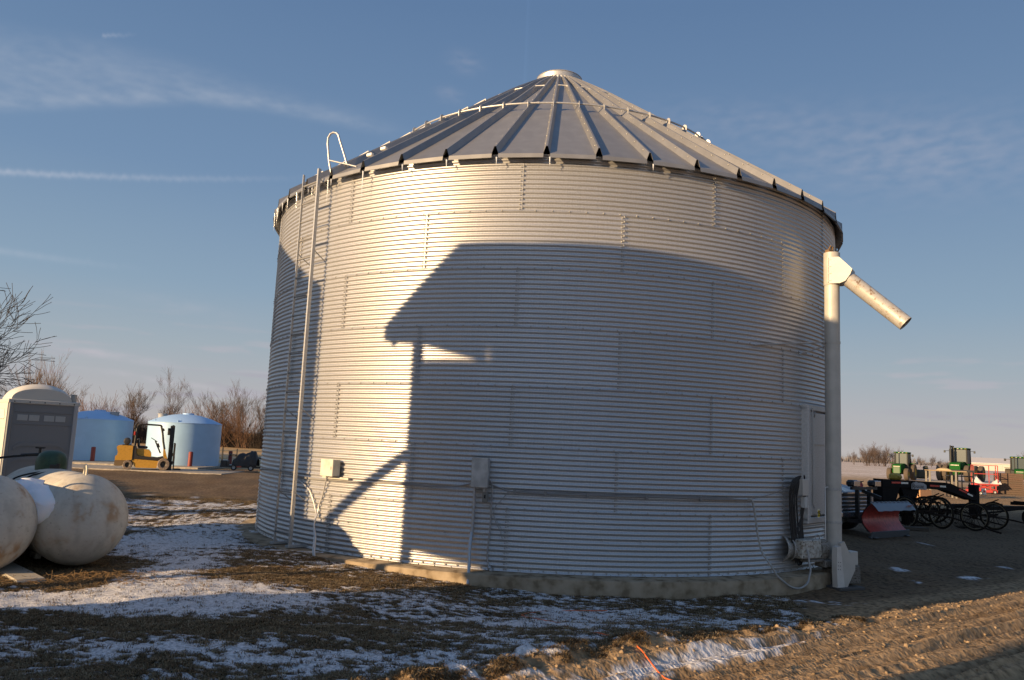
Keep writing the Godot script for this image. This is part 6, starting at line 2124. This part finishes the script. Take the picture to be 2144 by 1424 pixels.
func make_grass() -> void:
	# short dead turf: one tuft mesh, strewn where the ground is grass
	rng.seed = 99
	var t := MB.new()
	for k in 7:
		var a := rng.randf() * TAU
		var lean := rng.randf_range(0.5, 1.6)
		var p := Vector3(rng.randfn(0, 0.012), -0.004, rng.randfn(0, 0.012))
		var d := Vector3(cos(a), 0, sin(a))
		var sd := Vector3(-sin(a), 0, cos(a)) * rng.randf_range(0.0016, 0.0028)
		var h := rng.randf_range(0.014, 0.03)
		var m := p + d * lean * h * 0.5 + Vector3(0, h * 0.75, 0)
		var e := p + d * lean * h * 1.5 + Vector3(0, h * maxf(0.35, 1.15 - 0.5 * lean), 0)
		var up := (d * -0.5 + Vector3(0, 1, 0)).normalized()
		t.tri(p - sd, p + sd, m + sd, up, up, up)
		t.tri(p - sd, m + sd, m - sd, up, up, up)
		t.tri(m - sd, m + sd, e, up, up, up)
	var mm := MultiMesh.new()
	mm.transform_format = MultiMesh.TRANSFORM_3D
	mm.use_colors = true
	mm.mesh = t.mesh()
	var xf := []
	var cs := []
	var tint := [Color(0.20, 0.14, 0.075), Color(0.28, 0.205, 0.115), Color(0.12, 0.092, 0.052), Color(0.16, 0.10, 0.055), Color(0.36, 0.28, 0.17)]
	var tries := 0
	while xf.size() < 85000 and tries < 260000:
		tries += 1
		var x := rng.randf_range(-6.4, 4.2)
		var z := -5.4 - 6.4 * pow(rng.randf(), 1.25)
		if rng.randf() < 0.22:
			x = rng.randf_range(-9.5, -3.0)
			z = rng.randf_range(-22.0, -10.0)
		if Vector2(x - BIN.x, z - BIN.z).length() < RAD + 0.34: continue
		var d := dirtness(x, z)
		var s := x * ACROSS.x + z * ACROSS.z
		var berm := exp(-pow((s + 5.22) / 0.2, 2.0)) * smoothstep(0.0, 0.4, n_mid.get_noise_2d(x * 0.75, z * 0.75))
		if d > 0.5 and berm < 0.35: continue
		var sn := snow_at(x, z, d)
		if rng.randf() < sn * 0.965: continue
		var k := rng.randf_range(0.6, 1.25) * (1.0 + 0.35 * berm)
		xf.append(Transform3D(Basis(Vector3.UP, rng.randf() * TAU).scaled(Vector3(k, k * (1.0 + 0.15 * berm), k)), Vector3(x, ground_height(x, z) + sn * 0.01, z)))
		var c: Color = tint[rng.randi() % 5]
		cs.append(c * rng.randf_range(0.7, 1.15))
	mm.instance_count = xf.size()
	for i in xf.size():
		mm.set_instance_transform(i, xf[i])
		mm.set_instance_color(i, cs[i])
	var o := MultiMeshInstance3D.new()
	o.multimesh = mm
	o.name = "dry_grass"
	var gm := M(1, 1, 1, 0.9, 0, 0.2)
	gm.vertex_color_use_as_albedo = true
	o.material_override = gm
	add_child(o)
	tag(o, "short dead grass poking through the snow in front of the bin", "grass")
	stuff(o)
	# clods and stones on the road and its edge
	var cm := MB.new()
	rng.seed = 41
	var rows := []
	for i in 6:
		var row := []
		var th := PI * i / 5.0
		for j in 9:
			var ph := TAU * (j % 8) / 8.0
			var r := 1.0 + 0.5 * n_mid.get_noise_3d(sin(th) * cos(ph), cos(th), sin(th) * sin(ph))
			row.append(Vector3(sin(th) * cos(ph), cos(th) * 0.7, sin(th) * sin(ph)) * r)
		rows.append(row)
	cm.sheet(rows, Vector3.ZERO)
	mm = MultiMesh.new()
	mm.transform_format = MultiMesh.TRANSFORM_3D
	mm.use_colors = true
	mm.mesh = cm.mesh()
	xf = []
	cs = []
	for k in 5200:
		var a := rng.randf_range(2.0, 17.0)
		var s := -5.3 + 4.0 * rng.randf()
		if rng.randf() < 0.35: s = -5.15 + rng.randfn(0, 0.15)
		var p := sun_place(s, a)
		var size := 0.003 + 0.022 * pow(rng.randf(), 6.0)
		if p.z > -5.0 or p.z < -15.0: continue
		p.y = ground_height(p.x, p.z)
		xf.append(Transform3D(Basis(Vector3(rng.randfn(), rng.randfn(), rng.randfn()).normalized(), rng.randf() * TAU).scaled(Vector3.ONE * size), p))
		cs.append(Color(0.30, 0.218, 0.138) * rng.randf_range(0.6, 1.1))
	mm.instance_count = xf.size()
	for i in xf.size():
		mm.set_instance_transform(i, xf[i])
		mm.set_instance_color(i, cs[i])
	o = MultiMeshInstance3D.new()
	o.multimesh = mm
	o.name = "dirt_clods"
	o.material_override = gm
	add_child(o)
	tag(o, "loose clods and pebbles strewn over the rutted dirt road", "clods")
	stuff(o)
	# matted straw in the pit below the tanks
	var st := MB.new()
	for k in 900:
		var p := Vector3(rng.randfn(-4.75, 0.5), 0, rng.randfn(-9.0, 0.26))
		p.y = ground_height(p.x, p.z) + rng.randf_range(0.0, 0.035)
		var d := Vector3(rng.randfn(), rng.randfn(0, 0.3), rng.randfn()).normalized() * rng.randf_range(0.03, 0.10)
		st.tube([p - d, p + Vector3(0, 0.008, 0), p + d], 0.0022, 3, false)
	var so := obj("straw", st, M(0.22, 0.14, 0.065, 0.9))
	tag(so, "matted dead straw in the bare hollow below the propane tanks", "straw")
	stuff(so)

func make_cord() -> void:
	var cv := Curve3D.new()
	var pts := [[1.70, -5.9], [1.665, -6.34], [1.60, -6.58], [1.46, -6.70], [1.37, -6.82], [1.29, -7.08], [1.20, -7.34], [1.06, -7.54], [0.93, -7.85], [0.72, -8.2], [0.62, -8.5], [0.36, -8.85], [0.24, -9.08], [0.42, -9.36], [0.75, -9.50], [1.25, -9.62]]
	for i in pts.size():
		var p := Vector3(pts[i][0], 0, pts[i][1])
		var t := Vector3.ZERO
		if i > 0 and i < pts.size() - 1: t = Vector3(pts[i + 1][0] - pts[i - 1][0], 0, pts[i + 1][1] - pts[i - 1][1]) / 6.0
		cv.add_point(p, -t, t)
	var line := []
	for p in cv.get_baked_points():
		line.append(Vector3(p.x, 0, p.z))
	var out := []
	for i in range(0, line.size()):
		var h := 0.0
		for k in range(-2, 3):
			var q: Vector3 = line[clampi(i + k, 0, line.size() - 1)]
			h += ground_height(q.x, q.z) + 0.014 * snow_at(q.x, q.z, dirtness(q.x, q.z))
		out.append(line[i] + Vector3(0, h / 5.0 + (0.012 if line[i].z > -7.6 else -0.002 + 0.012 * n_mid.get_noise_2d(line[i].x, line[i].z)), 0))
	var s := MB.new()
	s.tube(out, 0.0062, 8)
	single("extension_cord", s, M(0.62, 0.13, 0.035, 0.5), "bright orange extension cord snaking over snow and the dirt road edge", "extension cord")

# ---------------------------------------------------------------- what stands behind the camera and shades the yard
func make_neighbours() -> void:
	var wood := textured(M(0.34, 0.30, 0.26, 0.85), ntex(0.02, 111, [[0.2, grey(0.7)], [0.8, grey(1)]], 256, 5), 0.5)
	var tin := M(0.45, 0.44, 0.42, 0.5, 0.4)
	var b := Basis(ACROSS, Vector3.UP, -ALONG)
	var poly := func(pts: Array, lift: float) -> Array:
		var a := []
		for p in pts: a.append(Vector2(p[0], p[1] + lift))
		return a
	var o := thing("gambrel_shed", "tall shed with a gambrel roof and an open side bay, left of the camera", "shed")
	o.basis = b
	var s := MB.new()
	s.prism(poly.call([[-9.62, 1.62], [-9.62, 4.17], [-8.84, 4.28], [-8.9, 5.2], [-5.2, 5.2], [-5.2, -1.0], [-8.65, -1.0], [-8.78, 0.2], [-8.45, 1.05], [-8.82, 1.58]], 0.51), 2.5, 2.75)
	s.prism(poly.call([[-8.3, -1.0], [-8.3, 3.6], [-6.8, 4.3], [-5.45, 3.6], [-5.45, -1.0]], 0.51), 2.75, 7.0)
	obj("wall", s, wood, o)
	s = MB.new()
	s.prism(poly.call([[-9.78, -1.0], [-9.78, 4.7], [-9.62, 4.7], [-9.62, -1.0]], 0.51), 2.5, 2.7)
	obj("corner_post", s, wood, o)
	s = MB.new()
	s.prism(poly.call([[-10.22, 4.46], [-10.22, 4.58], [-9.24, 5.87], [-8.5, 6.0], [-7.1, 6.42], [-5.7, 6.02], [-4.85, 4.9], [-5.1, 4.6], [-5.3, 4.9], [-8.86, 4.95], [-8.86, 4.31], [-9.1, 4.36], [-9.66, 4.45], [-9.7, 4.44], [-10.0, 4.44], [-10.05, 4.36], [-10.12, 4.44]], 0.51), 2.45, 2.85)
	obj("roof", s, tin, o)
	s = MB.new()
	s.prism(poly.call([[-9.70, 2.98], [-9.70, 2.80], [-11.02, 1.62], [-11.12, 1.72]], 0.53), 2.55, 2.65)
	obj("brace", s, wood, o)
	o = thing("open_shed", "open fronted machine shed with a gable roof, far left of the camera", "shed")
	o.basis = b
	s = MB.new()
	s.prism(poly.call([[-11.58, -1.2], [-11.6, 5.15], [-13.0, 5.8], [-14.9, 5.8], [-14.9, -1.2]], 0.81), 4.0, 4.3)
	obj("end_bay", s, wood, o)
	s = MB.new()
	s.prism(poly.call([[-11.6, 5.1], [-11.6, 5.22], [-14.05, 6.46], [-16.5, 5.22], [-16.5, 5.1], [-15.9, 3.5], [-13.0, 3.5], [-13.0, 5.6]], 0.81), 4.0, 4.8)
	obj("roof", s, tin, o)
	s = MB.new()
	s.prism(poly.call([[-16.3, -1.2], [-16.3, 4.6], [-16.15, 4.6], [-16.15, -1.2]], 0.81), 8.6, 8.8)
	obj("post", s, wood, o)
	o = thing("added_shade_fence", "unseen board fence with gaps, added far left of the camera to shade the yard", "fence")
	o.basis = b  # added out of view to shade the left yard, gaps leave sun streaks
	rng.seed = 61
	for k in 62:
		var x := -37.0 + 0.31 * k
		if k > 54 and k % 3 == 0: continue
		s = MB.new()
		s.box(Vector3(x, 1.0, 6.0), Vector3(0.29, 2.9 + rng.randf_range(-0.15, 0.2), 0.03))
		obj("board", s, wood, o)
	o = thing("added_shade_barn", "added unseen barn far left of the camera, shading the first blue tank", "barn")
	o.basis = b  # added out of view to throw shade on the first blue tank
	s = MB.new()
	s.prism(poly.call([[-60.0, -2.0], [-60.0, 4.5], [-52.0, 8.0], [-44.6, 4.6], [-44.6, -2.0]], 1.83), 9.0, 16.0)
	obj("wall", s, wood, o)
	o = thing("added_shade_block", "unseen block added behind the camera to shade the near road", "grain box")
	o.basis = b  # added out of view, outline shaped to cast the near corner shadow
	s = MB.new()
	s.prism(poly.call([[-3.05, -1.2], [-3.25, 1.4], [-3.6, 2.05], [-3.7, 2.5], [-3.2, 2.8], [2.0, 2.8], [2.0, -1.2]], 1.22), 6.0, 9.0)
	obj("box", s, wood, o)

func _ready() -> void:
	make_camera()
	make_light()
	make_materials()
	make_ground()
	make_bin()
	make_neighbours()
	make_trees()
	make_icicles()
	make_wall_gear()
	make_auger()
	make_tanks()
	make_toilet()
	make_blue_tanks()
	make_forklift()
	make_left_yard()
	make_truck()
	make_trailer()
	make_implements()
	make_right_yard()
	make_far_right()
	make_cord()
	make_grass()
